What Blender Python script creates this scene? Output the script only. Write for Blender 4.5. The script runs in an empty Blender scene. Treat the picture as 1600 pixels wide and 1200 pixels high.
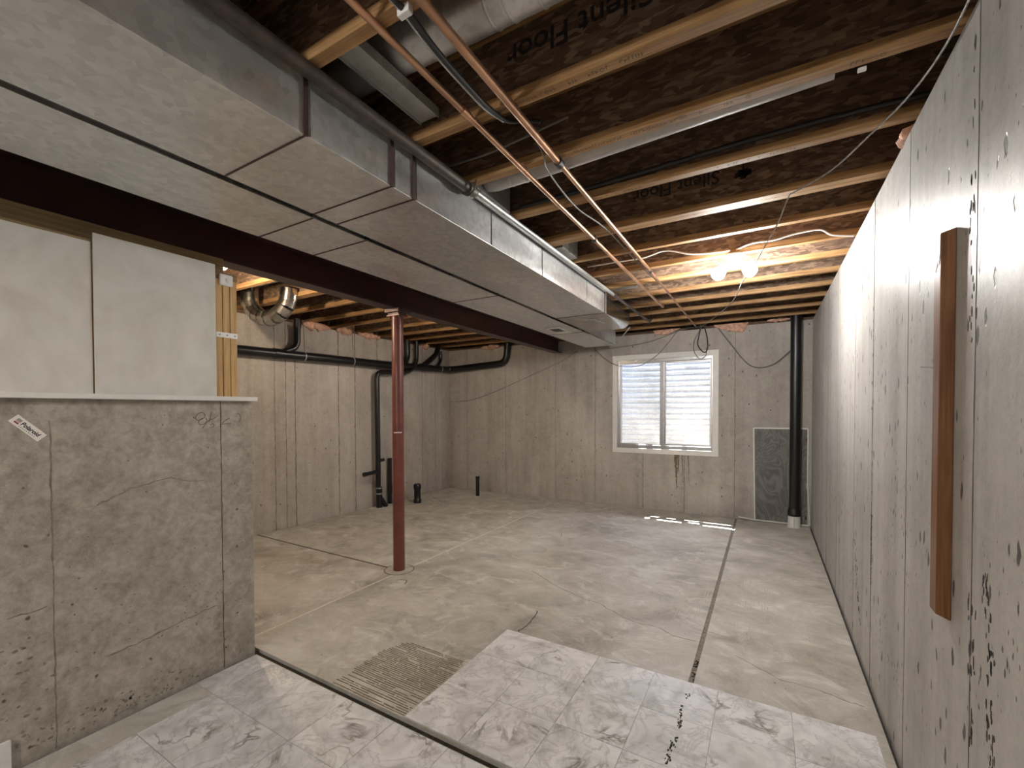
import bpy, math, random
from mathutils import Vector, Matrix
random.seed(7)
SC = bpy.context.scene
COL = SC.collection
R = random.uniform

# ------------------------------------------------------------------ camera
cam_d = bpy.data.cameras.new('camera')
cam = bpy.data.objects.new('camera', cam_d); COL.objects.link(cam)
YAW, PITCH, ROLL = .5263, -.0183, -.0027
f = Vector((-math.sin(YAW)*math.cos(PITCH), math.cos(YAW)*math.cos(PITCH), math.sin(PITCH)))
r_ = Vector((math.cos(YAW), math.sin(YAW), 0)); u_ = r_.cross(f)
rr = r_*math.cos(ROLL) + u_*math.sin(ROLL); uu = -r_*math.sin(ROLL) + u_*math.cos(ROLL)
m = Matrix((rr, uu, -f)).transposed().to_4x4(); m.translation = (0, 0, 1.4)
cam.matrix_world = m
cam_d.sensor_width = 36; cam_d.lens = 684.26/1600*36; cam_d.shift_y = 52.4/1600
cam_d.clip_start = .02
SC.camera = cam

# ------------------------------------------------------------------ world, sun, exposure
SC.view_settings.view_transform = 'Standard'; SC.view_settings.look = 'None'
SC.view_settings.exposure = 1.24; SC.view_settings.gamma = 1; SC.view_settings.use_curve_mapping = False
W = bpy.data.worlds.new('world'); SC.world = W; W.use_nodes = True
wn = W.node_tree; bg = wn.nodes['Background']
sky = wn.nodes.new('ShaderNodeTexSky'); sky.sky_type = 'NISHITA'; sky.sun_disc = False; sky.dust_density = 2; sky.air_density = .8
sky.sun_elevation = math.radians(61); sky.sun_rotation = math.radians(-33)
wn.links.new(sky.outputs[0], bg.inputs[0]); bg.inputs[1].default_value = 2.3
SUN = Vector((-.3, .4545, 1)).normalized()
sd = bpy.data.lights.new('sun', 'SUN'); sd.energy = 62; sd.angle = math.radians(.3); sd.color = (1, .98, .95)
so = bpy.data.objects.new('sun', sd); COL.objects.link(so); so.location = (-3, 11, 14)
so.rotation_euler = SUN.to_track_quat('Z', 'Y').to_euler()
BULB_MAIN = 245      # emission of the twin bulbs in view
FILL_NEAR = 560      # added fill bulb behind the camera, out of view
BULB_LEFT = 420
FILL_SIDE = 330      # added fill bulb, hidden behind the beam over the left floor

# ------------------------------------------------------------------ materials
MATS = {}
class NT:
    def __init__(s, name):
        s.m = bpy.data.materials.new(name); s.m.use_nodes = True
        s.t = s.m.node_tree; s.b = s.t.nodes['Principled BSDF']; MATS[name] = s.m
    def n(s, typ, ins=None, **props):
        k = s.t.nodes.new('ShaderNode'+typ)
        for a, v in props.items(): setattr(k, a, v)
        for a, v in (ins or {}).items():
            i = k.inputs[a]
            if isinstance(v, bpy.types.NodeSocket): s.t.links.new(v, i)
            else: i.default_value = v
        return k
    def math(s, op, a, b=0.0, clamp=False):
        return s.n('Math', {0: a, 1: b}, operation=op, use_clamp=clamp).outputs[0]
    def ramp(s, fac, stops):
        k = s.n('ValToRGB', {0: fac}); e = k.color_ramp.elements
        while len(e) < len(stops): e.new(.5)
        for i, (p, c) in enumerate(stops):
            e[i].position = p; e[i].color = (*c, 1) if len(c) == 3 else c
        return k.outputs[0]
    def mix(s, fac, a, b, mode='MIX'):
        k = s.n('Mix', data_type='RGBA', blend_type=mode)
        for i, v in ((0, fac), (6, a), (7, b)):
            if isinstance(v, bpy.types.NodeSocket): s.t.links.new(v, k.inputs[i])
            else: k.inputs[i].default_value = (*v, 1) if isinstance(v, tuple) and len(v) == 3 else v
        return k.outputs[2]
    def pos(s, scale=(1, 1, 1), rot=(0, 0, 0), src=None):
        if src is None: src = s.n('NewGeometry').outputs['Position']
        return s.n('Mapping', {'Vector': src, 'Scale': scale, 'Rotation': rot}).outputs[0]
    def noise(s, v, scale, detail=4, rough=.55, dist=0):
        return s.n('TexNoise', {'Vector': v, 'Scale': scale, 'Detail': detail, 'Roughness': rough, 'Distortion': dist}).outputs[0]
    def vor(s, v, scale, feature='F1', rnd=1, dims='3D'):
        return s.n('TexVoronoi', {'Vector': v, 'Scale': scale, 'Randomness': rnd}, feature=feature, voronoi_dimensions=dims)
    def set(s, **kw):
        names = dict(color='Base Color', rough='Roughness', metal='Metallic', spec='Specular IOR Level', normal='Normal', em='Emission Color', es='Emission Strength', coat='Coat Weight')
        for k, v in kw.items():
            i = s.b.inputs[names[k]]
            if isinstance(v, bpy.types.NodeSocket): s.t.links.new(v, i)
            else: i.default_value = (*v, 1) if isinstance(v, tuple) and len(v) == 3 else v
        return s.m
    def bump(s, h, strength=.3, dist=.01):
        return s.n('Bump', {'Height': h, 'Strength': strength, 'Distance': dist}).outputs[0]

def plain(name, col, rough=.5, metal=0.0, var=.12, scale=18, bump=0):
    k = NT(name); p = k.pos(); nz = k.noise(p, scale, 5)
    c2 = tuple(max(0, x*(1-var)) for x in col); c1 = tuple(min(1, x*(1+var)) for x in col)
    c = k.ramp(nz, [(.3, c2), (.7, c1)])
    if bump: k.set(normal=k.bump(nz, bump))
    return k.set(color=c, rough=rough, metal=metal)

def concrete(name, dark, mid, light, vert=True, hole=.55, hole_scale=22, stretch=.45, streak=.5, cloud=.3, grit=.3, rough=.75, big=.9, holecol=(.06, .05, .04), patch=.0):
    k = NT(name); p = k.pos()
    a = k.noise(p, big, 6, .6, .5); b = k.noise(p, 9, 9, .7, .6); e = k.noise(p, 34, 7, .7); g = k.noise(p, 150, 3, .6)
    s = k.noise(k.pos((3.2, 3.2, .22)), 1.7, 8, .68, .25)
    v = k.math('MULTIPLY', a, cloud)
    for q, w in ((s, streak), (b, grit), (e, grit*.8), (g, .12)): v = k.math('ADD', v, k.math('MULTIPLY', q, w))
    v = k.math('DIVIDE', v, cloud+streak+grit*1.8+.12)
    c = k.ramp(v, [(.41, dark), (.5, mid), (.59, light)])
    if patch:
        q = k.math('MULTIPLY', k.math('SUBTRACT', k.noise(k.pos((1, 1, .8)), 1.1, 8, .68, 1.4), .54), 8, True)
        c = k.mix(k.math('MULTIPLY', q, patch), c, dark)
        q2 = k.math('MULTIPLY', k.math('SUBTRACT', k.noise(k.pos((1, 1, .8), (.3, .2, .9)), 2.1, 9, .72, 1.2), .57), 9, True)
        c = k.mix(k.math('MULTIPLY', q2, patch*.8), c, light)
    wob = k.n('MixRGB', {0: .014, 1: k.pos(), 2: k.n('TexNoise', {'Vector': p, 'Scale': 30.}).outputs[1]}, blend_type='ADD').outputs[0]
    sx = k.n('SeparateXYZ', {0: wob}); uu_ = k.math('ADD', sx.outputs[0], sx.outputs[1])
    hp = k.pos((1, stretch, 1), src=k.n('CombineXYZ', {0: uu_, 1: sx.outputs[2], 2: 0.}).outputs[0])
    V = k.vor(hp, hole_scale, dims='2D'); rnd = k.n('SeparateColor', {0: V.outputs['Color']}).outputs[0]
    rad = k.math('SUBTRACT', k.math('MULTIPLY', k.math('POWER', rnd, 4), .34*hole), .04)
    h1 = k.math('MULTIPLY', k.math('SUBTRACT', rad, V.outputs['Distance']), 14, True)
    V2 = k.vor(hp, hole_scale*2.7, dims='2D'); rnd2 = k.n('SeparateColor', {0: V2.outputs['Color']}).outputs[0]
    clump = k.math('MULTIPLY', k.math('SUBTRACT', k.noise(p, 3.1, 4), .47), 6, True)
    rad2 = k.math('MULTIPLY', k.math('SUBTRACT', k.math('MULTIPLY', k.math('POWER', rnd2, 2.5), .46*hole), .05), clump)
    h2 = k.math('MULTIPLY', k.math('SUBTRACT', rad2, V2.outputs['Distance']), 9, True)
    hh = k.math('MAXIMUM', h1, h2)
    c = k.mix(k.math('MULTIPLY', hh, .9), c, holecol)
    height = k.math('SUBTRACT', k.math('ADD', k.math('MULTIPLY', b, .6), k.math('MULTIPLY', e, .45)), hh)
    return k.set(color=c, rough=rough, spec=.35, normal=k.bump(height, .4, .006))

concrete('wall_concrete', (.30, .265, .235), (.40, .362, .325), (.49, .452, .412), hole=.55, hole_scale=13, stretch=.7, streak=.42, cloud=.4, grit=.25, holecol=(.12, .10, .085))
concrete('half_wall_concrete', (.245, .212, .176), (.365, .326, .278), (.48, .44, .386), hole=.5, hole_scale=15, stretch=.85, streak=.08, cloud=.26, grit=.5, big=1.4, patch=.32, holecol=(.09, .075, .06))
concrete('painted_concrete', (.29, .277, .26), (.405, .39, .372), (.515, .50, .482), hole=.85, hole_scale=22, stretch=.36, streak=.6, cloud=.3, grit=.25, rough=.42, patch=.25, holecol=(.04, .034, .028))
def floor_mat():
    k = NT('floor_concrete'); p = k.pos()
    a = k.noise(p, .8, 6, .6, .6); b = k.noise(k.pos((1, 1.2, 1)), 3.6, 9, .68, .8); g = k.noise(p, 70, 3)
    v = k.math('ADD', k.math('MULTIPLY', a, .5), k.math('MULTIPLY', b, .42)); v = k.math('ADD', v, k.math('MULTIPLY', g, .08))
    c = k.ramp(v, [(.38, (.27, .245, .208)), (.47, (.415, .385, .338)), (.56, (.52, .492, .442)), (.66, (.63, .612, .57))])
    w = k.noise(k.pos((1, 1.45, 1)), 3.0, 10, .72, 1.4)
    wm = k.math('MULTIPLY', k.math('MULTIPLY', k.math('SUBTRACT', w, .53), 9, True), .6)
    sx = k.n('SeparateXYZ', {0: p})
    c = k.mix(wm, c, (.68, .665, .63))
    dk = k.math('MULTIPLY', k.math('SUBTRACT', k.noise(k.pos((1, 1.2, 1), (0, 0, .6)), 3.4, 9, .72, 1.0), .56), 8, True)
    c = k.mix(k.math('MULTIPLY', dk, .4), c, (.22, .19, .15))
    V = k.vor(p, 3.3); rnd = k.n('SeparateColor', {0: V.outputs['Color']}).outputs[0]
    st = k.math('MULTIPLY', k.math('SUBTRACT', k.math('MULTIPLY', k.math('POWER', rnd, 4), .16), V.outputs['Distance']), 14, True)
    c = k.mix(k.math('MULTIPLY', st, .55), c, (.17, .14, .10))
    V3 = k.vor(p, 21); r3 = k.n('SeparateColor', {0: V3.outputs['Color']}).outputs[0]
    s3 = k.math('MULTIPLY', k.math('SUBTRACT', k.math('MULTIPLY', k.math('POWER', r3, 10), .16), V3.outputs['Distance']), 20, True)
    c = k.mix(k.math('MULTIPLY', s3, .8), c, (.07, .06, .05))
    rr_ = k.ramp(w, [(.4, (.62,)*3), (.7, (.42,)*3)])
    k.set(color=c, rough=rr_, spec=.4, normal=k.bump(k.math('ADD', g, b), .12, .004))
floor_mat()
def osb(name, dk, md, lt):
    k = NT(name); p = k.pos()
    sp_ = k.n('SeparateXYZ', {0: p}); p2 = k.n('CombineXYZ', {0: sp_.outputs[0], 1: k.math('ADD', sp_.outputs[1], sp_.outputs[2]), 2: 0.}).outputs[0]
    wv = k.n('MixRGB', {0: .025, 1: p2, 2: k.n('TexNoise', {'Vector': p, 'Scale': 12.}).outputs[1]}, blend_type='ADD').outputs[0]
    va = k.vor(k.pos((20, 70, 1), (0, 0, .95), wv), 1, dims='2D'); vb = k.vor(k.pos((22, 76, 1), (0, 0, -.55), wv), 1, dims='2D'); vc = k.vor(k.pos((20, 66, 1), (0, 0, .15), wv), 1, dims='2D')
    sa = k.n('SeparateColor', {0: va.outputs['Color']}).outputs[0]; sb = k.n('SeparateColor', {0: vb.outputs['Color']}).outputs[1]; sc = k.n('SeparateColor', {0: vc.outputs['Color']}).outputs[2]
    sel = k.math('GREATER_THAN', k.n('SeparateColor', {0: vb.outputs['Color']}).outputs[0], .5)
    sel2 = k.math('GREATER_THAN', k.n('SeparateColor', {0: vc.outputs['Color']}).outputs[0], .7)
    v = k.n('Mix', {0: sel, 2: sa, 3: sb}).outputs[0]; v = k.n('Mix', {0: sel2, 2: v, 3: sc}).outputs[0]
    v = k.math('ADD', k.math('MULTIPLY', v, .55), k.math('MULTIPLY', k.noise(p, 3, 4), .5))
    c = k.ramp(v, [(.25, dk), (.55, md), (.85, lt)])
    k.set(color=c, rough=.7, spec=.25, normal=k.bump(v, .25, .003))
osb('osb_web', (.085, .052, .036), (.15, .094, .062), (.27, .18, .118))
osb('osb_sheet', (.10, .06, .035), (.2, .125, .07), (.34, .23, .14))
def wood(name, dk, md, lt, ax='X', rough=.6):
    k = NT(name)
    sc = {'X': (1.2, 30, 30), 'Z': (30, 30, 1.2), 'Y': (30, 1.2, 30)}[ax]
    a = k.noise(k.pos(sc), 2.2, 5, .6, .8); b = k.noise(k.pos(), 5, 4)
    v = k.math('ADD', k.math('MULTIPLY', a, .75), k.math('MULTIPLY', b, .3))
    c = k.ramp(v, [(.35, dk), (.52, md), (.7, lt)])
    k.set(color=c, rough=rough, spec=.3, normal=k.bump(a, .15, .003))
wood('pine_flange', (.20, .10, .037), (.34, .19, .08), (.48, .30, .145))
wood('stud_wood', (.42, .25, .10), (.56, .36, .16), (.66, .46, .23), 'Z')
wood('header_wood', (.20, .135, .07), (.30, .21, .11), (.38, .27, .15), 'Y')
wood('stained_timber', (.105, .043, .018), (.185, .080, .034), (.26, .125, .058), 'Z', .38)
def galv(name, col, rough, metal=.85, dust=.3):
    k = NT(name); p = k.pos()
    V = k.vor(p, 38); sp = k.n('SeparateColor', {0: V.outputs['Color']}).outputs[0]
    n1 = k.noise(k.pos((1, .35, 1)), 2.2, 6, .6, .8)
    v = k.math('ADD', k.math('MULTIPLY', sp, .22), k.math('MULTIPLY', n1, .78))
    c = k.ramp(v, [(.3, tuple(x*.8 for x in col)), (.7, tuple(min(1, x*1.15) for x in col))])
    ro = k.ramp(n1, [(.35, (rough-.1,)*3), (.7, (rough+.14,)*3)])
    me = k.ramp(n1, [(.4, (metal,)*3), (.72, (metal*(1-dust),)*3)])
    k.set(color=c, rough=ro, metal=me)
galv('galvanised', (.69, .695, .695), .40, .84, .2)
galv('galvanised_shiny', (.50, .485, .46), .26, 1, .05)
galv('galvanised_dull', (.42, .42, .40), .5, .7, .3)
galv('well_zinc', (.80, .80, .79), .6, .15, .5)
plain('beam_paint', (.040, .013, .012), .42, var=.25, scale=6)
plain('column_paint', (.15, .042, .032), .36, var=.22, scale=9)
plain('abs_black', (.006, .0065, .008), .34, var=.2)
plain('rubber_black', (.02, .02, .022), .5)
plain('copper', (.50, .285, .175), .33, .85, var=.3, scale=7)
plain('black_iron', (.07, .052, .042), .55, .3, var=.3, scale=30)
plain('white_paint', (.74, .72, .68), .5, var=.05)
plain('white_plastic', (.80, .79, .78), .4, var=.03)
plain('pvc_white', (.72, .70, .66), .35, var=.06)
plain('pvc_gray', (.46, .45, .43), .4, var=.1)
plain('aluminium', (.50, .50, .51), .32, .85, var=.1)
plain('cable_white', (.62, .58, .53), .5)
plain('cable_gray', (.16, .15, .14), .5)
plain('wire_twist', (.27, .26, .245), .45, .3, var=.5, scale=60)
plain('seam_dark', (.09, .078, .065), .9, var=.4, scale=40)
plain('seam_soft', (.22, .19, .155), .9, var=.3, scale=40)
plain('seam_light', (.66, .63, .57), .8, var=.15, scale=40)
plain('stain', (.15, .12, .085), .85, var=.35, scale=22)
plain('joint_dark', (.05, .043, .034), .95, var=.4, scale=40)
plain('adhesive', (.19, .152, .108), .8, var=.35, scale=35)
plain('adhesive_pale', (.47, .435, .37), .8, var=.15, scale=35)
plain('ink', (.012, .011, .013), .6)
plain('ink_faint', (.11, .075, .045), .7)
plain('pencil', (.10, .085, .07), .7)
plain('sticker', (.80, .76, .71), .5, var=.03)
plain('sticker_grey', (.20, .20, .19), .5)
plain('sticker_pink', (.55, .33, .28), .5)
plain('sticker_red', (.22, .03, .03), .5)
plain('insulation', (.56, .33, .24), .95, var=.35, scale=24, bump=.6)
plain('steel_plate', (.08, .05, .045), .5, .3)
plain('soil', (.22, .20, .16), .95, var=.3)
plain('gravel', (.5, .48, .45), .9, var=.4, scale=60)
plain('sill_wood', (.13, .075, .045), .8, var=.3)
def panel_mat():
    k = NT('panel_white'); p = k.pos()
    a = k.noise(p, 3.2, 6, .6, .8); b = k.noise(k.pos((1, 1, .4)), 9, 5)
    v = k.math('ADD', k.math('MULTIPLY', a, .65), k.math('MULTIPLY', b, .35))
    c = k.ramp(v, [(.33, (.53, .50, .44)), (.5, (.64, .615, .56)), (.66, (.72, .70, .645))])
    V = k.vor(p, 9); rnd = k.n('SeparateColor', {0: V.outputs['Color']}).outputs[0]
    h = k.math('MULTIPLY', k.math('SUBTRACT', k.math('MULTIPLY', k.math('POWER', rnd, 9), .09), V.outputs['Distance']), 40, True)
    k.set(color=k.mix(h, c, (.08, .07, .06)), rough=.6, normal=k.bump(v, .1, .004))
panel_mat()
def gray_panel():
    k = NT('plywood_grey')
    w = k.n('TexNoise', {'Vector': k.pos((2.6, 1, 1.1)), 'Scale': 1.6, 'Detail': 2., 'Distortion': 1.2}).outputs[0]
    ring = k.math('SINE', k.math('MULTIPLY', w, 75))
    c = k.ramp(k.math('ADD', k.math('MULTIPLY', ring, .2), k.noise(k.pos(), 6, 5)), [(.3, (.105, .10, .095)), (.7, (.17, .165, .155))])
    k.set(color=c, rough=.6, normal=k.bump(ring, .1, .002))
gray_panel()
def tile_mat():
    k = NT('marble_tile')
    oi = k.n('ObjectInfo').outputs['Random']
    off = k.n('CombineXYZ', {0: k.math('MULTIPLY', oi, 37.), 1: k.math('MULTIPLY', oi, 91.), 2: k.math('MULTIPLY', oi, 13.)}).outputs[0]
    p = k.n('VectorMath', {0: k.n('NewGeometry').outputs['Position'], 1: off}, operation='ADD').outputs[0]
    a = k.noise(p, 4, 7, .62, 1.6)
    c = k.ramp(a, [(.33, (.50, .49, .485)), (.47, (.66, .655, .65)), (.60, (.78, .775, .775))])
    v1 = k.math('ABSOLUTE', k.math('SUBTRACT', k.noise(p, 3.1, 5, .55, .9), .5))
    l1 = k.math('SUBTRACT', 1, k.math('MULTIPLY', v1, 34), True)
    gate = k.math('MULTIPLY', k.math('SUBTRACT', k.noise(p, 5.5, 2), .47), 6, True)
    c = k.mix(k.math('MULTIPLY', k.math('MULTIPLY', l1, gate), .9), c, (.15, .13, .10))
    v2 = k.math('ABSOLUTE', k.math('SUBTRACT', k.noise(p, 5.2, 6, .6, 1.5), .47))
    l2 = k.math('SUBTRACT', 1, k.math('MULTIPLY', v2, 30), True)
    c = k.mix(k.math('MULTIPLY', l2, .45), c, (.34, .325, .31))
    k.set(color=c, rough=.34, spec=.45, normal=k.bump(a, .05, .003))
tile_mat()
def glass_mat():
    m_ = bpy.data.materials.new('window_glass'); m_.use_nodes = True; t = m_.node_tree; t.nodes.clear()
    o = t.nodes.new('ShaderNodeOutputMaterial'); mx = t.nodes.new('ShaderNodeMixShader'); tr = t.nodes.new('ShaderNodeBsdfTransparent'); gl = t.nodes.new('ShaderNodeBsdfGlossy')
    nz = t.nodes.new('ShaderNodeTexNoise'); nz.inputs['Scale'].default_value = 3
    rp = t.nodes.new('ShaderNodeValToRGB'); rp.color_ramp.elements[0].color = (.90, .93, .95, 1); rp.color_ramp.elements[1].color = (.97, .98, .98, 1)
    t.links.new(nz.outputs[0], rp.inputs[0]); t.links.new(rp.outputs[0], tr.inputs[0])
    gl.inputs['Roughness'].default_value = .03; mx.inputs[0].default_value = .06
    t.links.new(tr.outputs[0], mx.inputs[1]); t.links.new(gl.outputs[0], mx.inputs[2]); t.links.new(mx.outputs[0], o.inputs[0])
    MATS['window_glass'] = m_
glass_mat()
def bulb_mat(name, col, strength):
    k = NT(name); nz = k.noise(k.pos(), 3); c = k.ramp(nz, [(0, col), (1, col)])
    k.set(color=(.9, .9, .9), em=c, es=strength)
bulb_mat('bulb_glow', (1, .98, .945), BULB_MAIN)
bulb_mat('fill_glow_near', (1, .965, .91), FILL_NEAR)
bulb_mat('bulb_glow_left', (1, .80, .56), BULB_LEFT)
bulb_mat('fill_glow_side', (1, .88, .74), FILL_SIDE)

# ------------------------------------------------------------------ mesh helpers
class MB:
    def __init__(s): s.v = []; s.f = []; s.sm = []
    def add(s, vs, fs, smooth=False):
        o = len(s.v); s.v += [tuple(map(float, p)) for p in vs]
        s.f += [tuple(i+o for i in q) for q in fs]; s.sm += [smooth]*len(fs); return s
    def box(s, x0, x1, y0, y1, z0, z1):
        return s.add([(x0, y0, z0), (x1, y0, z0), (x1, y1, z0), (x0, y1, z0), (x0, y0, z1), (x1, y0, z1), (x1, y1, z1), (x0, y1, z1)],
                     [(0, 3, 2, 1), (4, 5, 6, 7), (0, 1, 5, 4), (1, 2, 6, 5), (2, 3, 7, 6), (3, 0, 4, 7)])
    def tube(s, pts, r, n=12, caps=True):
        P = [Vector(p) for p in pts]; k = len(P)
        rad = r if isinstance(r, (list, tuple)) else [r]*k
        T = [((P[min(i+1, k-1)]-P[max(i-1, 0)]).normalized()) for i in range(k)]
        up = Vector((0, 0, 1)) if abs(T[0].z) < .9 else Vector((1, 0, 0))
        nrm = (up - T[0]*up.dot(T[0])).normalized(); vs = []
        for i in range(k):
            nrm = (nrm - T[i]*nrm.dot(T[i])).normalized(); bi = T[i].cross(nrm)
            for j in range(n):
                a = 2*math.pi*j/n; vs.append(P[i]+(nrm*math.cos(a)+bi*math.sin(a))*rad[i])
        fs = [(i*n+j, i*n+(j+1) % n, (i+1)*n+(j+1) % n, (i+1)*n+j) for i in range(k-1) for j in range(n)]
        s.add(vs, fs, True)
        if caps:
            s.add(vs[:n], [tuple(reversed(range(n)))]); s.add(vs[(k-1)*n:], [tuple(range(n))])
        return s
    def lathe(s, c, prof, n=20, axis=(0, 0, 1)):
        q = Vector(axis).to_track_quat('Z', 'Y'); c = Vector(c); runs = [[prof[0], prof[1]]]
        for p0, p1, p2 in zip(prof[:-2], prof[1:-1], prof[2:]):
            d1 = Vector((p1[0]-p0[0], p1[1]-p0[1])); d2 = Vector((p2[0]-p1[0], p2[1]-p1[1]))
            if d1.length > 0 and d2.length > 0 and d1.angle(d2) < .75: runs[-1].append(p2)
            else: runs.append([p1, p2])
        for run in runs:
            vs = [c+q @ Vector((rd*math.cos(6.283185*j/n), rd*math.sin(6.283185*j/n), z)) for rd, z in run for j in range(n)]
            s.add(vs, [(i*n+j, i*n+(j+1) % n, (i+1)*n+(j+1) % n, (i+1)*n+j) for i in range(len(run)-1) for j in range(n)], True)
        return s
    def prism(s, poly, d):
        P = [Vector(p) for p in poly]; d = Vector(d); n = len(P)
        return s.add(P+[p+d for p in P], [tuple(reversed(range(n))), tuple(range(n, 2*n))]+[(i, (i+1) % n, n+(i+1) % n, n+i) for i in range(n)])
    def ribbon(s, pts, nrm, w, h=.001, jit=0.):
        """a low strip lying on a surface with normal nrm, tapering and uneven in width"""
        nrm = Vector(nrm).normalized(); P = [Vector(p) for p in pts]; k = len(P); vs = []
        for i in range(k):
            t = (P[min(i+1, k-1)]-P[max(i-1, 0)]).normalized(); b = nrm.cross(t)
            ww = w*R(1-jit, 1+jit)*.5; o = b*R(-jit, jit)*w*.5
            a, c = P[i]+b*ww+o, P[i]-b*ww+o
            vs += [a, c, c+nrm*h, a+nrm*h]
        fs = []
        for i in range(k-1):
            for j in range(4): fs.append((i*4+j, i*4+(j+1) % 4, i*4+4+(j+1) % 4, i*4+4+j))
        fs += [(3, 2, 1, 0), tuple((k-1)*4+j for j in range(4))]
        return s.add(vs, fs)
    def build(s, name, mat, parent=None, bevel=0):
        me = bpy.data.meshes.new(name)
        if parent is None:
            xs, ys, zs = zip(*s.v); o = Vector(((min(xs)+max(xs))/2, (min(ys)+max(ys))/2, min(zs)))
        else:
            o = Vector((0, 0, 0)); q = parent
            while q is not None: o += q.location; q = q.parent
        me.from_pydata([(v[0]-o.x, v[1]-o.y, v[2]-o.z) for v in s.v], [], s.f)
        me.polygons.foreach_set('use_smooth', s.sm); me.update()
        ob = bpy.data.objects.new(name, me); COL.objects.link(ob)
        me.materials.append(MATS[mat])
        if parent is None: ob.location = o
        else: ob.parent = parent
        if bevel:
            b = ob.modifiers.new('bevel', 'BEVEL'); b.width = bevel; b.segments = 2; b.limit_method = 'ANGLE'
        return ob
def box(*a): return MB().box(*a)
def tag(o, label, cat, group=None):
    o['label'] = label; o['category'] = cat
    if group: o['group'] = group
    return o
def thing(name, label, cat, loc, group=None):
    o = bpy.data.objects.new(name, None); COL.objects.link(o); o.location = loc; o.empty_display_size = .05
    return tag(o, label, cat, group)
def struct(o): o['kind'] = 'structure'; return o
def stuff(o): o['kind'] = 'stuff'; return o
def fillet(pts, r, n=6):
    P = [Vector(p) for p in pts]; out = [P[0]]
    for i in range(1, len(P)-1):
        a, b, c = P[i-1], P[i], P[i+1]; d1 = (a-b); d2 = (c-b)
        q = min(r, d1.length*.49, d2.length*.49); s0 = b+d1.normalized()*q; s1 = b+d2.normalized()*q
        for j in range(n+1):
            t = j/n; out.append(s0*(1-t)**2+b*2*t*(1-t)+s1*t*t)
    out.append(P[-1]); return out
def spline(pts, n=8):
    P = [Vector(p) for p in pts]; P = [P[0]*2-P[1]]+P+[P[-1]*2-P[-2]]; out = []
    for i in range(1, len(P)-2):
        for j in range(n):
            t = j/n; a, b, c, d = P[i-1], P[i], P[i+1], P[i+2]
            out.append(.5*((2*b)+(c-a)*t+(2*a-5*b+4*c-d)*t*t+(3*b-a-3*c+d)*t**3))
    out.append(P[-2]); return out
def line(a, b, n):
    a, b = Vector(a), Vector(b); return [a.lerp(b, i/n) for i in range(n+1)]
def text_mesh(txt, size, ext=.0004, shear=0.0, bold=0.0):
    cu = bpy.data.curves.new('t', 'FONT'); cu.body = txt; cu.size = size; cu.extrude = ext; cu.shear = shear; cu.offset = bold; cu.resolution_u = 3
    o = bpy.data.objects.new('t', cu); COL.objects.link(o)
    bpy.context.view_layer.update()
    me = bpy.data.meshes.new_from_object(o.evaluated_get(bpy.context.evaluated_depsgraph_get()))
    vs = [v.co.copy() for v in me.vertices]; fs = [tuple(p.vertices) for p in me.polygons]
    bpy.data.objects.remove(o); bpy.data.curves.remove(cu); bpy.data.meshes.remove(me)
    return vs, fs
def text_on(txt, size, origin, xdir, ydir, **kw):
    vs, fs = text_mesh(txt, size, **kw); X = Vector(xdir).normalized(); Y = Vector(ydir).normalized(); Z = X.cross(Y); o = Vector(origin)
    return MB().add([o+X*v.x+Y*v.y+Z*v.z for v in vs], fs)

# ------------------------------------------------------------------ room shell
XR, YB, XL, YF = .465, 6.248, -4.92, -3.0
ZW, ZJ = 2.45, 2.49            # top of the concrete walls, underside of the joists
ZS = ZJ+.30                    # underside of the subfloor
floor = struct(box(XL-.25, XR+.25, YF-.2, YB+.25, -.14, -.022).build('floor', 'joint_dark'))
def slab(x0, x1, y0, y1): return box(x0, x1, y0, y1, -.021, 0).build('slab', 'floor_concrete', floor)
slab(XL+.018, -2.736, 2.792, YB-.014); slab(XL+.018, -2.736, 1.42, 2.78); slab(-2.728, -.338, 1.452, 5.475); slab(-.312, XR-.015, 1.452, 5.475)
slab(-2.728, -.338, 5.479, YB-.014); slab(-.312, XR-.015, 5.479, YB-.014); slab(-2.516, XR-.015, YF, 1.412); slab(XL, -2.8, YF, 1.412)
mb = MB()
mb.ribbon(line((-2.732, 1.47, -.0035), (-2.732, 5.5, -.0035), 40), (0, 0, 1), .017, .004, .2)
mb.build('joint_filler', 'seam_light', floor)
MB().ribbon([(x, y, -.0045) for x, y in [(XL, 2.79), (-4.2, 2.787), (-3.4, 2.785), (-2.75, 2.786)]], (0, 0, 1), .020, .005, .1).build('joint_filler', 'seam_dark', floor)
MB().ribbon(line((-.325, 2.37, -.012), (-.325, YB, -.012), 50), (0, 0, 1), .026, .006, .12).build('joint_filler', 'seam_soft', floor)
# patch ring cast round the steel column
CX, CY = -2.775, 2.80
def ring(c, r0, r1, z0, z1, n=40):
    m_ = MB(); vs = []
    for j in range(n):
        a = 2*math.pi*j/n; ca, sa = math.cos(a), math.sin(a)
        vs += [(c[0]+r0*ca, c[1]+r0*sa, z1), (c[0]+r1*ca, c[1]+r1*sa, z1), (c[0]+r1*ca, c[1]+r1*sa, z0), (c[0]+r0*ca, c[1]+r0*sa, z0)]
    fs = []
    for j in range(n):
        k = (j+1) % n
        for q in range(4): fs.append((j*4+q, j*4+(q+1) % 4, k*4+(q+1) % 4, k*4+q))
    return m_.add(vs, fs)
ring((CX, CY), .12, .132, -.004, .0012).build('patch_joint', 'seam_soft', floor)
ring((CX, CY), .02, .1195, -.004, .002).build('column_patch', 'floor_concrete', floor)
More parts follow.
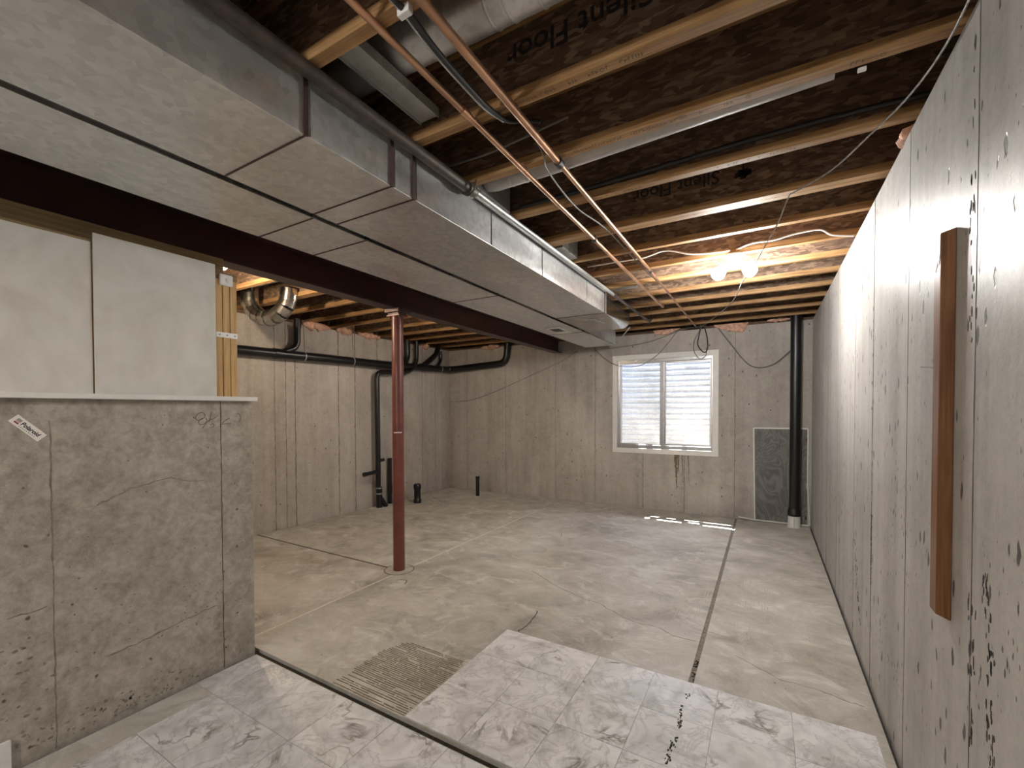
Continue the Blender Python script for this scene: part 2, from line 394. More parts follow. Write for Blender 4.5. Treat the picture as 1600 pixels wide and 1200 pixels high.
# hairline cracks
def crack(pts, w=.004, mat='seam_soft'):
    pp = []
    for a, b in zip(pts[:-1], pts[1:]):
        for j in range(5):
            t = j/5; pp.append((a[0]+(b[0]-a[0])*t+R(-.006, .006), a[1]+(b[1]-a[1])*t+R(-.006, .006), .0001))
    pp.append((*pts[-1], .0001))
    return MB().ribbon(pp, (0, 0, 1), w, .0006, .5).build('floor_crack', mat, floor)
crack([(-1.75, 3.35), (-1.421, 3.142), (-1.202, 3.062), (-1.011, 3.011), (-.869, 2.923), (-.703, 2.864), (-.586, 2.883), (-.495, 2.815), (-.36, 2.814)], .0042)
crack([(-.14, 2.76), (-.043, 2.708), (.074, 2.632), (.211, 2.632), (.334, 2.592), (.41, 2.588)], .0036)
crack([(-1.368, 2.692), (-1.335, 2.571), (-1.335, 2.472), (-1.343, 2.385)], .007, 'seam_dark')
crack([(-2.2, 4.6), (-2.0, 4.55), (-1.95, 4.42)], .005, 'seam_soft')
crack([(-2.62, 2.62), (-2.55, 2.66), (-2.5, 2.58)], .006, 'seam_dark')

# vinyl tiles: one object each, children of the floor
T = .305; TH = .0035
tm = box(0, T-.0026, 0, T-.0026, 0, TH).build('tile', 'marble_tile', floor)
first = True
off = floor.location
def tile(x, y, z=.0):
    global first
    o = tm if first else tm.copy()
    if not first: COL.objects.link(o)
    first = False
    o.parent = floor; o.location = (x, y, z)
tm.data.transform(Matrix.Translation(off))      # mesh back to local tile coordinates
def tile_at(x, y): tile(x-off.x, y-off.y, .0002-off.z)
for i in range(6):
    for j in range(3):
        tile_at(-1.415+T*i+R(-.0008, .0008), 1.456+T*j+R(-.0008, .0008))
for j in range(5):
    for i in range(-1 if j == 0 else 0, 10):
        if i == -1: continue
        x = -2.345+T*i; y = 1.408-T*(j+1)
        if x+T > .44: continue
        tile_at(x+R(-.0008, .0008), y)
box(-2.514, -2.3477, 1.105, 1.408, .0002, .0037).build('tile', 'marble_tile', floor)
# broken edge of tile over the slab joint: dark chips and holes
mb = MB()
for i in range(330):
    y = R(1.0, 2.27); x = -.328+random.gauss(0, .005)+.006*math.sin(y*23); a0 = R(0, 6.28); k = random.randint(4, 6); s_ = R(.0018, .0075)
    if math.sin(y*31)+math.sin(y*53+1) < -.35: continue
    mb.prism([(x+s_*R(.6, 1.2)*math.cos(a0+6.28*q/k)*.8, y+s_*R(.6, 1.3)*math.sin(a0+6.28*q/k)*1.3, .0036) for q in range(k)], (0, 0, .0006))
stuff(mb.build('chipped_tile_edge', 'joint_dark', floor))
mb = MB()
for i in range(40):
    y = R(2.39, 2.62); x = -.325+R(-.01, .01); s_ = R(.002, .006); a0 = R(0, 6)
    mb.prism([(x+s_*math.cos(a0+6.28*q/5), y+s_*1.4*math.sin(a0+6.28*q/5), -.006) for q in range(5)], (0, 0, .001))
stuff(mb.build('joint_debris', 'joint_dark', floor))
# notched-trowel adhesive left where tiles are gone
mb = MB(); y = 1.462; k = 0
while y < 1.955:
    x = -1.915+R(-.01, .012)+max(0, (y-1.80))*.5*R(.4, 1)
    xe = -1.425-max(0, y-1.86)*.3*R(.2, 1)
    while x < xe:
        L = R(.05, .22); x1 = min(xe, x+L)
        if R(0, 1) < .88: mb.ribbon([(x, y+R(-.0008, .0008), .0001), ((x+x1)/2, y+R(-.001, .001), .0001), (x1, y+R(-.0008, .0008), .0001)], (0, 0, 1), R(.0034, .0062), .0013, .25)
        x = x1+R(.002, .014)
    y += .0138
stuff(mb.build('trowelled_adhesive', 'adhesive', floor))
mb = MB()
for x0, x1, y0, y1 in ((-.56, -.36, 2.95, 3.75), (-.29, .06, 3.0, 4.05)):
    x = x0
    while x < x1:
        y = y0+R(0, .25)
        while y < y1-R(0, .2):
            y2 = y+R(.08, .3)
            if R(0, 1) < .6: mb.ribbon([(x+R(-.001, .001), y, .0001), (x+R(-.001, .001), y2, .0001)], (0, 0, 1), R(.003, .006), .0007, .2)
            y = y2+R(.01, .1)
        x += .017
stuff(mb.build('trowelled_adhesive', 'adhesive_pale', floor))

# walls
wr = struct(box(XR, XR+.25, YF-.2, YB+.25, -.02, ZW).build('wall_right', 'painted_concrete'))
WX0, WX1, WZ0, WZ1 = -1.868, -.60, .845, 2.105
mb = MB()
mb.box(XL-.25, WX0, YB, YB+.25, -.02, ZW); mb.box(WX1, XR, YB, YB+.25, -.02, ZW); mb.box(WX0, WX1, YB, YB+.25, -.02, WZ0); mb.box(WX0, WX1, YB, YB+.25, WZ1, ZW)
wb = struct(mb.build('wall_back', 'wall_concrete'))
wl = struct(box(XL-.25, XL, YF-.2, YB, -.02, ZW).build('wall_left', 'wall_concrete'))
wf = struct(box(XL, XR, YF-.2, YF, -.02, ZW).build('wall_front', 'wall_concrete'))
hw = struct(box(-2.79, -2.54, YF, 1.415, -.02, 1.45).build('wall_half', 'half_wall_concrete'))
ceil = struct(box(XL-.25, XR+.25, YF-.2, YB+.25, ZS, ZS+.02).build('ceiling', 'osb_sheet'))
# sill plates and rim boards that close the joist space on top of the walls
mb = MB(); mb.box(XR+.05, XR+.19, YF-.2, YB+.25, ZW, ZJ); mb.box(XL-.25, XR+.25, YB+.05, YB+.19, ZW, ZJ)
mb.box(XL-.19, XL-.03, YF-.2, YB+.05, ZW, ZJ); mb.box(XL-.25, XR+.25, YF-.19, YF-.05, ZW, ZJ)
struct(mb.build('trim_1', 'sill_wood'))
mb = MB(); mb.box(XR+.19, XR+.24, YF-.2, YB+.25, ZW, ZS); mb.box(XL-.25, XR+.25, YB+.19, YB+.24, ZW, ZS)
mb.box(XL-.24, XL-.19, YF-.2, YB+.25, ZW, ZS); mb.box(XL-.25, XR+.25, YF-.24, YF-.19, ZW, ZS)
struct(mb.build('trim_2', 'osb_sheet'))
# form seams left in the concrete
def seam_x(parent, x, nx, y, z0, z1, w, mat, jit=.35, n=46):
    pts = [(x, y+R(-.0012, .0012), z0+(z1-z0)*i/n) for i in range(n+1)]
    MB().ribbon(pts, (nx, 0, 0), w, .0008, jit).build('form_seam', mat, parent)
def seam_y(parent, x, z0, z1, w, mat, jit=.35, n=46):
    pts = [(x+R(-.0012, .0012), YB, z0+(z1-z0)*i/n) for i in range(n+1)]
    MB().ribbon(pts, (0, -1, 0), w, .0008, jit).build('form_seam', mat, parent)
for y, w, mt in ((1.58, .0036, 'seam_dark'), (2.205, .003, 'seam_dark'), (2.83, .0075, 'seam_dark'), (3.35, .004, 'seam_soft'), (1.24, .004, 'seam_dark'), (4.1, .006, 'seam_soft'), (4.72, .006, 'seam_soft'), (5.4, .006, 'seam_soft')):
    seam_x(wr, XR, -1, y, 0, ZW, w, mt, .55)
seam_x(wr, XR, -1, 2.83, .5, .86, .02, 'seam_dark', .5)
for y in (3.005, 3.14, 3.26, 3.88, 4.15, 4.55, 5.52, 5.84): seam_x(wl, XL, 1, y, 0, ZW, R(.008, .014), 'seam_soft', .5)
for x, z1 in ((-4.54, ZW), (-3.75, ZW), (-2.845, ZW), (-2.2, ZW), (-1.5, .78), (-.347, ZW), (-.95, .78)): seam_y(wb, x, 0, z1, R(.006, .010), 'seam_soft', .5)
seam_x(hw, -2.54, 1, 1.25, 0, 1.45, .0042, 'seam_dark', .4)
seam_x(hw, -2.54, 1, .60, 0, 1.36, .005, 'seam_soft', .6)
def hseam(pts, w, mat='seam_soft'):
    pp = []
    for a, b in zip(pts[:-1], pts[1:]):
        for j in range(7):
            t = j/7; pp.append((-2.54, a[0]+(b[0]-a[0])*t, a[1]+(b[1]-a[1])*t+R(-.004, .004)))
    MB().ribbon(pp, (1, 0, 0), w, .0008, .6).build('pour_line', mat, hw)
hseam([(.74, .985), (.86, 1.04), (1.02, 1.07), (1.10, 1.035), (1.18, 1.035)], .004)
hseam([(.47, .59), (.60, .60)], .005); hseam([(.76, .30), (.95, .32), (1.1, .345), (1.24, .36)], .005)
# honeycombed pits along the seams of the right wall
def pits(name_n, y0, y1, z0, z1, n, big):
    mb = MB()
    for i in range(n):
        t = R(0, 1); y = y0+(y1-y0)*t+random.gauss(0, .012); z = z0+(z1-z0)*t+random.gauss(0, .02); h = R(.006, big); w = R(.0015, .005); k = 6; tl = R(-.3, .3)
        mb.prism([(XR, y+w*math.cos(6.28*j/k)*R(.7, 1.2)+tl*h*math.sin(6.28*j/k)*.4, z+h*math.sin(6.28*j/k)*R(.7, 1.2)) for j in range(k)], (-.0006, 0, 0))
    stuff(mb.build('wall_pits', 'joint_dark', wr))
def pits_half(y0, y1, z0, z1, n, big):
    mb = MB()
    for i in range(n):
        y = R(y0, y1); z = z0+(z1-z0)*R(0, 1)**1.5; h = R(.002, big); w = R(.002, big)*1.3; k = 6
        mb.prism([(-2.54, y+w*math.cos(6.28*j/k)*R(.6, 1.3), z+h*math.sin(6.28*j/k)*R(.6, 1.3)) for j in range(k)], (.0006, 0, 0))
    stuff(mb.build('wall_pits', 'seam_soft', hw))
pits_half(.40, .60, .05, .5, 60, .008); pits_half(.62, 1.15, .02, .12, 80, .007); pits_half(.62, 1.24, .3, .9, 70, .0045); pits_half(1.26, 1.40, .3, 1.2, 40, .004)
pits(0, 3.32, 3.22, .62, .42, 26, .012); pits(1, 3.20, 3.10, .36, .20, 24, .012)
pits(2, 1.50, 1.46, 1.0, .78, 34, .014); pits(3, 1.47, 1.42, .72, .40, 42, .016); pits(4, 1.58, 1.57, .9, .55, 30, .02); pits(5, 1.62, 1.60, 2.3, 1.6, 26, .018); pits(6, 2.84, 2.82, 1.9, .6, 34, .013)
# water stain below the window
for (xa, z0, w) in ((-1.06, .30, .05), (-1.03, .52, .035), (-.98, .42, .014), (-.90, .38, .012)):
    pts = [(xa+R(-.004, .004)+(.78-z)*.03, YB, z) for z in [.779-(.779-z0)*i/14 for i in range(15)]]
    mb = MB()
    for i in range(14):
        ww = w*(1-i/14.5)
        mb.ribbon([pts[i], pts[i+1]], (0, -1, 0), max(.004, ww), .0006, .25)
    mb.build('water_stain', 'stain', wb)
# pencilled number and the sticker on the half wall
def pencil(px):
    pts = []
    for (x, y) in px:
        X = 280+x/11.43; Yp = 620+y/11.43
        a = (X-345)/ (348-345+1e-9)
        pts.append((X, Yp))
    return pts
def px_on_half(X, Yp):
    d = Vector(((X-800)/684.26, (Yp-652.4)/684.26, 1.))
    w = rr*d.x + (-uu)*d.y + f*d.z
    t = -2.54/w.x
    return Vector((-2.54, t*w.y, 1.4+t*w.z))
strokes = [[(420, 275), (340, 300), (290, 375), (330, 420), (420, 390), (460, 330), (430, 280)], [(450, 370), (380, 400), (345, 450), (370, 495), (450, 480), (495, 420), (470, 370)],
           [(690, 335), (600, 395), (530, 420), (410, 565)], [(575, 275), (560, 350), (530, 450)], [(540, 550), (600, 540), (620, 500), (590, 480), (560, 500)], [(905, 375), (820, 425), (765, 485), (850, 480), (930, 480)], [(1040, 285), (1085, 330), (1095, 400), (1070, 450)]]
mb = MB()
for st in strokes:
    pts = spline([px_on_half(280+x/11.43, 620+y/11.43) for x, y in st], 5)
    mb.ribbon(pts, (1, 0, 0), .0032, .0006, .2)
mb.build('pencil_mark', 'pencil', hw)
c4 = [px_on_half(*q) for q in ((12.3, 657.5), (28.5, 647.5), (74.5, 679.5), (58.5, 690))]
xa = (c4[3]-c4[0]); ya = (c4[1]-c4[0]); xd = xa.normalized(); yd = (ya-xd*ya.dot(xd)).normalized()
Wd, Hd = xa.length, ya.dot(yd)
stk = thing('sticker', 'small tilted white sticker with black lettering on the concrete half wall', 'sticker', c4[0])
def skp(u, v, h): return c4[0]+xd*u*Wd+yd*v*Hd+Vector((1, 0, 0))*h
MB().prism([skp(0, 0, .0), skp(1, 0, 0), skp(1, 1, 0), skp(0, 1, 0)], (.0012, 0, 0)).build('paper', 'sticker', stk)
for i, (v0, v1, mt) in enumerate(((.66, .76, 'sticker_grey'), (.53, .63, 'sticker_grey'), (.40, .50, 'sticker_pink'), (.22, .36, 'sticker_red'))):
    MB().prism([skp(.10, v0, .0012), skp(.24, v0, .0012), skp(.24, v1, .0012), skp(.10, v1, .0012)], (.0004, 0, 0)).build('logo_stripe', mt, stk)
text_on('Polaroid', Hd*.56, skp(.275, .36, .0014), xd, yd, shear=.15, bold=.0006).build('lettering', 'ink', stk)
mb = MB()
for i in range(9):
    u = .29+i*.064; mb.prism([skp(u, .14, .0012), skp(u+.022, .14, .0012), skp(u+.022, .22, .0012), skp(u, .22, .0012)], (.0004, 0, 0))
mb.build('small_print', 'ink', stk)

# ------------------------------------------------------------------ floor joists
FW, FH = .040, .038
jy = [-2.35, -1.9, -1.45, -.98, -.5, -.03, .44, .92, 1.40, 1.778, 2.217, 2.653, 2.695, 3.085, 3.505, 3.905, 4.335, 4.78, 5.20, 5.65, 6.09]
X0, X1 = XL-.17, XR+.185
def make_joist():
    t = thing('floor_joist', '', 'joist', (0, 0, ZJ))
    box(X0, X1, -FW, 0, ZJ, ZJ+FH).build('bottom_flange', 'pine_flange', t)
    box(X0, X1, -FW, 0, ZS-FH, ZS).build('top_flange', 'pine_flange', t)
    box(X0, X1, -FW/2-.005, -FW/2+.005, ZJ+FH, ZS-FH).build('web', 'osb_web', t)
    return t
proto = make_joist(); joists = {}
words = {.92: 'wooden I-joist nearest the camera, crossing the top left above the duct', 1.40: 'wooden I-joist with stamped flange running beside the thick round duct', 1.778: 'wooden I-joist with the thin grey round pipe hung along its flange',
         2.217: 'wooden I-joist with a dark cable lying along its web', 2.653: 'front joist of the doubled pair, with large black printing on its web', 2.695: 'rear joist of the doubled pair of wooden joists',
         3.085: 'wooden I-joist just behind the doubled pair and in front of the bulbs', 3.505: 'wooden I-joist that carries the twin bulb fixture', 3.905: 'first wooden I-joist behind the twin bulbs', 4.335: 'second wooden I-joist behind the twin bulbs',
         4.78: 'third wooden I-joist behind the twin bulbs', 5.20: 'third wooden I-joist from the window wall', 5.65: 'second wooden I-joist from the window wall', 6.09: 'last wooden I-joist, right in front of the window wall'}
for i, y in enumerate(jy):
    if i == 0: o = proto
    else:
        o = proto.copy(); COL.objects.link(o)
        for c in proto.children:
            d = c.copy(); COL.objects.link(d); d.parent = o
    o.location = (0, y, ZJ); o['group'] = 'floor joists overhead'
    o['label'] = words.get(y, 'wooden I-joist in the ceiling behind the camera'); joists[y] = o
# printing on the joists
def web_text(y, xs, zc, size, txt='Silent Floor'):
    # printed upside down: letters run from right to left seen from the camera
    o = text_on(txt, size, (xs, y-FW/2-.0052, zc), (-1, 0, 0), (0, 0, -1), ext=.0003, bold=.0012).build('printing', 'ink', joists[y]); return o
web_text(2.653, -.225, 2.688, .10)
web_text(1.40, -.30, 2.70, .11)
web_text(3.085, -.62, 2.70, .10); web_text(3.505, -.50, 2.69, .10)
def tree_logo(y, xc, zc, s):
    yy = y-FW/2-.0052; mb = MB()
    for (a, b, q) in ((0, 0, .5), (-.35, .1, .34), (.35, .05, .36), (-.2, .35, .34), (.22, .36, .33), (.0, -.3, .3), (.5, .3, .2), (-.52, -.12, .2)):
        k = 9; mb.prism([(xc+s*(a+q*R(.7, 1.1)*math.cos(6.28*j/k)), yy, zc+s*(b*.8+q*.7*R(.7, 1.1)*math.sin(6.28*j/k))) for j in range(k)], (0, -.0006, 0))
    mb.box(xc-s*.08, xc+s*.08, yy-.0006, yy, zc+s*.3, zc+s*.95)
    mb.build('printed_logo', 'ink', joists[y])
tree_logo(2.653, -.115, 2.635, .06)
tree_logo(1.40, -.18, 2.63, .06)
def stamps(y, x0, x1, rows=1):
    mb = MB(); x = x0; z = ZJ
    while x < x1:
        L = R(.004, .012); k = random.random(); w0 = y-FW*.72; w1 = y-FW*.30
        if k < .12: 
            mb.lathe((x+.009, (w0+w1)/2, z-.0004), [(.006, 0), (.008, 0), (.008, -.0004), (.006, -.0004)], 12); L = .018
        elif k < .8: mb.box(x, x+.0025, w0+R(0, .004), w1-R(0, .004), z-.0005, z); mb.box(x, x+L, w0 if k < .4 else (w0+w1)/2, (w0 if k < .4 else (w0+w1)/2)+.003, z-.0005, z)
        elif k < .88: L = .03
        x += L+.004
    stuff(mb.build('stamp', 'ink_faint', joists[y]))
stamps(1.40, -.86, -.33); stamps(1.778, -.80, -.05); stamps(1.778, .18, .30); stamps(2.217, -.86, -.55); stamps(2.217, -.2, .1)

# ------------------------------------------------------------------ steel beam and column
bz0, bz1, bx = 2.27, ZJ-.002, -2.80
beam = thing('steel_beam', 'dark maroon steel I-beam running the length of the basement beside the ducts', 'beam', (bx, 1.6, bz0))
box(bx-.065, bx+.065, YF, YB, bz0, bz0+.011).build('bottom_flange', 'beam_paint', beam, .002)
box(bx-.065, bx+.065, YF, YB, bz1-.011, bz1).build('top_flange', 'beam_paint', beam)
box(bx-.004, bx+.004, YF, YB, bz0+.011, bz1-.011).build('web', 'beam_paint', beam)
col = thing('steel_column', 'round red steel support column standing in the middle of the floor', 'column', (CX, CY, 0))
MB().lathe((CX, CY, 0), [(.0, .002), (.05, .002), (.05, 2.205), (0, 2.205)], 28).build('shaft', 'column_paint', col)
box(CX-.075, CX+.075, CY-.055, CY+.055, 2.205, 2.218).build('cap_plate', 'column_paint', col, .002)
box(CX-.06, CX+.06, CY-.05, CY+.05, 2.218, 2.236).build('shim', 'steel_plate', col)
box(CX-.075, CX+.085, CY-.075, CY+.075, 2.236, 2.269).build('bearing_plate', 'steel_plate', col)
for sx in (-.055, .055):
    MB().lathe((CX+sx, CY-.03, 2.19), [(0, 0), (.011, 0), (.011, .015), (0, .015)], 6).build('bolt', 'steel_plate', col)
a0 = math.atan2(-CY, -CX)
mb = MB(); vs = []
MB().ribbon([(CX+.0502*math.cos(a), CY+.0502*math.sin(a), 1.205+R(-.003, .003)) for a in [a0-.8+1.5*i/12 for i in range(13)]], (math.cos(a0), math.sin(a0), 0), .008, .0012, .3).build('paint_scratch', 'white_paint', col)

# ------------------------------------------------------------------ boarded framing on the half wall
shelf = tag(box(-2.80, -2.495, YF+.01, 1.425, 1.4505, 1.474).build('shelf_board', 'white_paint', None, .002), 'long white ledge board capping the concrete half wall', 'shelf')
p1 = tag(box(-2.572, -2.563, -.47, .744, 1.4745, 2.140).build('wall_panel', 'panel_white', None, .0015), 'cream painted hardboard panel at the far left edge of the ledge', 'panel', 'painted boards above the half wall')
p0 = tag(box(-2.572, -2.563, -1.7, -.475, 1.4745, 2.140).build('wall_panel', 'panel_white', None, .0015), 'cream painted hardboard panel on the ledge behind the camera', 'panel', 'painted boards above the half wall')
p2 = tag(box(-2.562, -2.552, .748, 1.240, 1.4745, 2.180).build('wall_panel', 'panel_white', None, .0015), 'taller pale hardboard panel on the ledge beside the three studs', 'panel', 'painted boards above the half wall')
for i, (y0, lab) in enumerate(((1.2435, 'pine stud beside the pale panel, nearest of the three'), (1.2815, 'middle pine stud of the three on the ledge'), (1.3195, 'pine stud at the open end of the ledge, farthest of the three'))):
    tag(box(-2.655, -2.563, y0, y0+.0345, 1.4745, 2.112).build('wall_stud', 'stud_wood', None, .003), lab, 'stud', 'studs at the end of the half wall')
tag(box(-2.655, -2.573, .715, .785, 1.4745, 2.112).build('wall_stud', 'stud_wood'), 'unseen stud added behind the panel seam to block stray light', 'stud', 'studs at the end of the half wall')  # added to stop light leaking between the panels
tag(box(-2.70, -2.567, YF+.01, 1.358, 2.1125, 2.15).build('top_plate', 'header_wood'), 'brown wooden plate lying on top of the three studs', 'plate')
tag(box(-2.77, -2.71, YF+.01, 1.36, 2.1505, 2.269).build('header_board', 'header_wood'), 'brown wooden board fixed under the maroon steel beam', 'board')
tp = thing('strap_tie', 'white metal strap with screws nailed across the three studs', 'bracket', (-2.563, 1.3, 1.80))
box(-2.5625, -2.560, 1.2445, 1.354, 1.797, 1.825).build('strap', 'white_plastic', tp, .0008)
for y in (1.262, 1.300, 1.340): MB().lathe((-2.56, y, 1.811), [(.005, 0), (.005, .002), (0, .003)], 10, (1, 0, 0)).build('screw', 'galvanised_dull', tp)
sn = thing('motion_sensor', 'small square white sensor mounted above the three studs', 'sensor', (-2.565, 1.295, 2.08))
box(-2.5665, -2.548, 1.263, 1.330, 2.078, 2.140).build('housing', 'white_plastic', sn, .008)
MB().lathe((-2.549, 1.302, 2.108), [(.015, 0), (.013, .004), (.006, .007), (0, .008)], 16, (1, 0, 0)).build('lens', 'white_plastic', sn)
tag(box(-2.5395, -2.522, .20, .471, .0005, .122).build('baseboard_piece', 'white_paint', None, .002), 'end of a white baseboard at the bottom left corner', 'baseboard')

# ------------------------------------------------------------------ main ducts
ZD, ZT = 2.285, 2.483
def shell(mb, x0, x1, y0, y1, z0, z1): return mb.box(x0, x1, y0, y1, z0, z1)
sup = thing('supply_duct', 'rectangular galvanised duct on the right, carrying bright side seams', 'duct', (-1.53, 2.0, ZD))
ret = thing('return_duct', 'rectangular galvanised duct on the left, beside the maroon beam', 'duct', (-2.02, 2.0, ZD))
ys = [-2.9, -.9, .90, 1.275, 1.40, 2.62, 3.915]
for a, b in zip(ys[:-1], ys[1:]):
    box(-1.775, -1.290, a+.002, b-.002, ZD, ZT).build('duct_section', 'galvanised', sup, .0015)
# tapering end piece with a rounded lower corner
def sec(y, x0, x1, z0, z1, rd):
    pts = [(x0, z1), (x0, z0)]
    for j in range(7):
        a = -math.pi/2+math.pi/2*j/6; pts.append((x1-rd+rd*math.cos(a), z0+rd+rd*math.sin(a)))
    pts.append((x1, z1)); return [(x, y, z) for x, z in pts]
S = [sec(3.917, -1.775, -1.290, ZD, ZT, .002), sec(4.15, -1.775, -1.292, ZD, ZT, .012), sec(4.5, -1.775, -1.298, ZD+.002, ZT, .05), sec(4.83, -1.775, -1.305, ZD+.006, ZT, .09)]
mb = MB(); n = len(S[0]); mb.add([p for s_ in S for p in s_], [(i*n+j, i*n+j+1, (i+1)*n+j+1, (i+1)*n+j) for i in range(3) for j in range(n-1)]+[(i*n+n-1, i*n, (i+1)*n, (i+1)*n+n-1) for i in range(3)]+[tuple(range(n))[::-1], tuple(3*n+j for j in range(n))])
mb.build('end_section', 'galvanised_shiny', sup)
for y in (.90, 1.275, 1.40, 3.915):
    box(-1.2895, -1.2845, y-.009, y+.009, ZD-.002, ZT-.004).build('drive_cleat', 'steel_plate', sup)
    box(-1.772, -1.2845, y-.003, y+.003, ZD-.003, ZD-.0003).build('slip_cleat', 'steel_plate', sup)
    box(-1.2895, -1.287, y+.018, y+.043, ZD+.003, ZT-.008).build('seam_flange', 'galvanised', sup)
for y in (2.0, 2.62, 3.45): box(-1.2895, -1.2878, y, y+.006, ZD+.002, ZT-.004).build('side_seam', 'galvanised_shiny', sup)
ys = [-2.9, -.3, 1.30, 1.61, 2.9, 4.75, 5.98]
for a, b in zip(ys[:-1], ys[1:]):
    box(-2.245, -1.812, a+.002, b-.002, ZD, ZT).build('duct_section', 'galvanised', ret, .0015)
for y in (1.30, 1.61, 2.9, 4.75):
    box(-2.245, -1.812, y-.003, y+.003, ZD-.003, ZD-.0003).build('slip_cleat', 'steel_plate', ret)
    box(-1.8115, -1.802, y-.012, y+.012, ZD-.002, ZD+.05).build('drive_cleat', 'galvanised_shiny', ret)
for y0, y1 in ((-2.8, 5.97),):
    box(-1.8118, -1.808, y0, y1, ZD-.002, ZD+.012).build('bottom_edge', 'galvanised_shiny', ret)
for i in range(26):
    y = 2.0+i*.145+R(-.03, .03)
    if i % 3: MB().lathe((-2.2405, y, ZD-.0003), [(.004, 0), (.004, -.003), (0, -.004)], 8).build('screw', 'galvanised_shiny', ret)
reg = thing('floor_register', 'white slotted air register set in the underside of the left duct', 'register', (-2.01, 4.52, ZD-.008))
mb = MB(); x0, x1, y0, y1, z0, z1 = -2.10, -1.935, 4.335, 4.70, ZD-.009, ZD-.0005
mb.box(x0, x0+.022, y0, y1, z0, z1).box(x1-.022, x1, y0, y1, z0, z1).box(x0+.022, x1-.022, y0, y0+.04, z0, z1).box(x0+.022, x1-.022, y1-.12, y1, z0, z1); rf = mb.build('frame', 'white_paint', reg)
for i in range(7): box(x0+.022, x1-.022, y0+.047+i*.028, y0+.054+i*.028, z0+.002, z1).build('louver', 'cable_gray', rf)
# metal hanger straps of the ducts and a brace at the end
tag(MB().ribbon(line((-1.31, 4.85, ZD+.02), (-1.80, 5.93, ZD-.002), 4), (0, 0, -1), .014, .0015).build('duct_brace', 'galvanised_dull'), 'thin metal brace from the right duct end to the left duct', 'brace')

# branch ducts in the joist bays
def round_duct(name, label, pts, r, mat, rings=(), group=None):
    t = thing(name, label, 'duct', pts[0], group)
    MB().tube(pts, r, 24).build('pipe', mat, t)
    for (p, d, rr2) in rings: MB().tube([Vector(p)-Vector(d)*.006, Vector(p)-Vector(d)*.003, Vector(p)+Vector(d)*.003, Vector(p)+Vector(d)*.006], [rr2*.985, rr2*1.035, rr2*1.035, rr2*.985], 24, False).build('bead', mat, t)
    return t
round_duct('branch_duct', 'thick grey round duct in the joist bay at the top of the picture', [(-1.7, 1.135, 2.665), (.4, 1.19, 2.665)], .076, 'galvanised',
           [((-.74, 1.16, 2.665), (1, .02, 0), .076), ((-.68, 1.162, 2.665), (1, .02, 0), .076), ((-.58, 1.165, 2.665), (1, .02, 0), .076)])
round_duct('branch_pipe', 'slim grey round pipe hung under the joist, running towards the right wall', fillet([(-1.238, 1.90, 2.57), (-1.2, 1.90, 2.562), (-.9, 1.892, 2.558), (.192, 1.856, 2.576)], .05), .05, 'pvc_gray',
           [((-1.10, 1.896, 2.561), (1, 0, -.01), .05), ((-1.02, 1.895, 2.559), (1, 0, -.01), .05), ((-.82, 1.89, 2.556), (1, 0, 0), .05)])
tag(box(.245, .268, 1.785, 1.797, 2.4775, 2.489).build('pipe_clip', 'white_plastic', None, .002), 'small white clip on the joist past the slim pipe end', 'clip')
sd_ = thing('stack_duct', 'flat galvanised duct piece crossing the first joist bay behind the copper pipe', 'duct', (-1.13, 1.15, 2.538))
box(-1.20, -1.115, .945, 1.352, 2.545, 2.568).build('duct_section', 'galvanised_dull', sd_, .002)
box(-1.205, -1.20, .945, 1.352, 2.538, 2.574).build('side_flange', 'galvanised_dull', sd_)
box(-1.115, -1.11, .945, 1.352, 2.538, 2.574).build('side_flange', 'galvanised_dull', sd_)
t = thing('duct_boot', 'dark galvanised boot beside the duct where the slim pipe starts', 'duct', (-1.27, 1.95, 2.5))
box(-1.36, -1.25, 1.80, 2.14, 2.50, 2.70).build('body', 'galvanised_dull', t, .004); box(-1.252, -1.244, 1.84, 2.12, 2.495, 2.502).build('flange', 'galvanised', t)
t = thing('duct_boot', 'dark galvanised boot rising in the bay behind the doubled joists', 'duct', (-1.27, 2.9, 2.5))
box(-1.34, -1.20, 2.76, 3.03, 2.50, 2.72).build('body', 'galvanised_dull', t, .004); MB().tube([(-1.195, 2.86, 2.49), (-1.195, 2.86, 2.70)], .005, 8).build('rod', 'galvanised_shiny', t)
round_duct('duct_takeoff', 'small round metal takeoff beside the far end of the right duct', [(-1.32, 4.12, 2.60), (-1.05, 4.12, 2.60)], .07, 'galvanised_dull', [((-1.12, 4.12, 2.60), (1, 0, 0), .07)])

# left side: segmented metal elbow hanging below the joists
el = thing('duct_elbow', 'shiny segmented round metal elbow hanging under the joists by the studs', 'duct', (-4.2, 2.44, 2.28))
cpt = Vector((-4.17, 2.44, 2.455)); pts = []
for j in range(9):
    a = math.pi+math.pi*j/8; pts.append(cpt+Vector((.215*math.cos(a), .015*j, .165*math.sin(a))))
pts = [pts[0]+Vector((0, 0, .18))]+pts+[pts[-1]+Vector((.02, .0, .1))]
for a, b in zip(pts[:-1], pts[1:]):
    e_ = (b-a)*.06; MB().tube([a-e_, b+e_], .076, 24, False).build('elbow_gore', 'galvanised_shiny', el)
for p, q in zip(pts[1:-1], pts[2:]):
    d = (q-p).normalized(); MB().tube([p-d*.004, p+d*.004], .0792, 24, False).build('elbow_bead', 'galvanised_shiny', el)
q = pts[5]; MB().tube([q-Vector((.012, 0, 0)), q+Vector((.012, 0, 0))], .083, 24, False).build('hanger_band', 'aluminium', el)
MB().tube([(-4.386, 2.43, 2.665), (-3.0, 2.43, 2.665)], .075, 24).build('feeder', 'galvanised_dull', el)

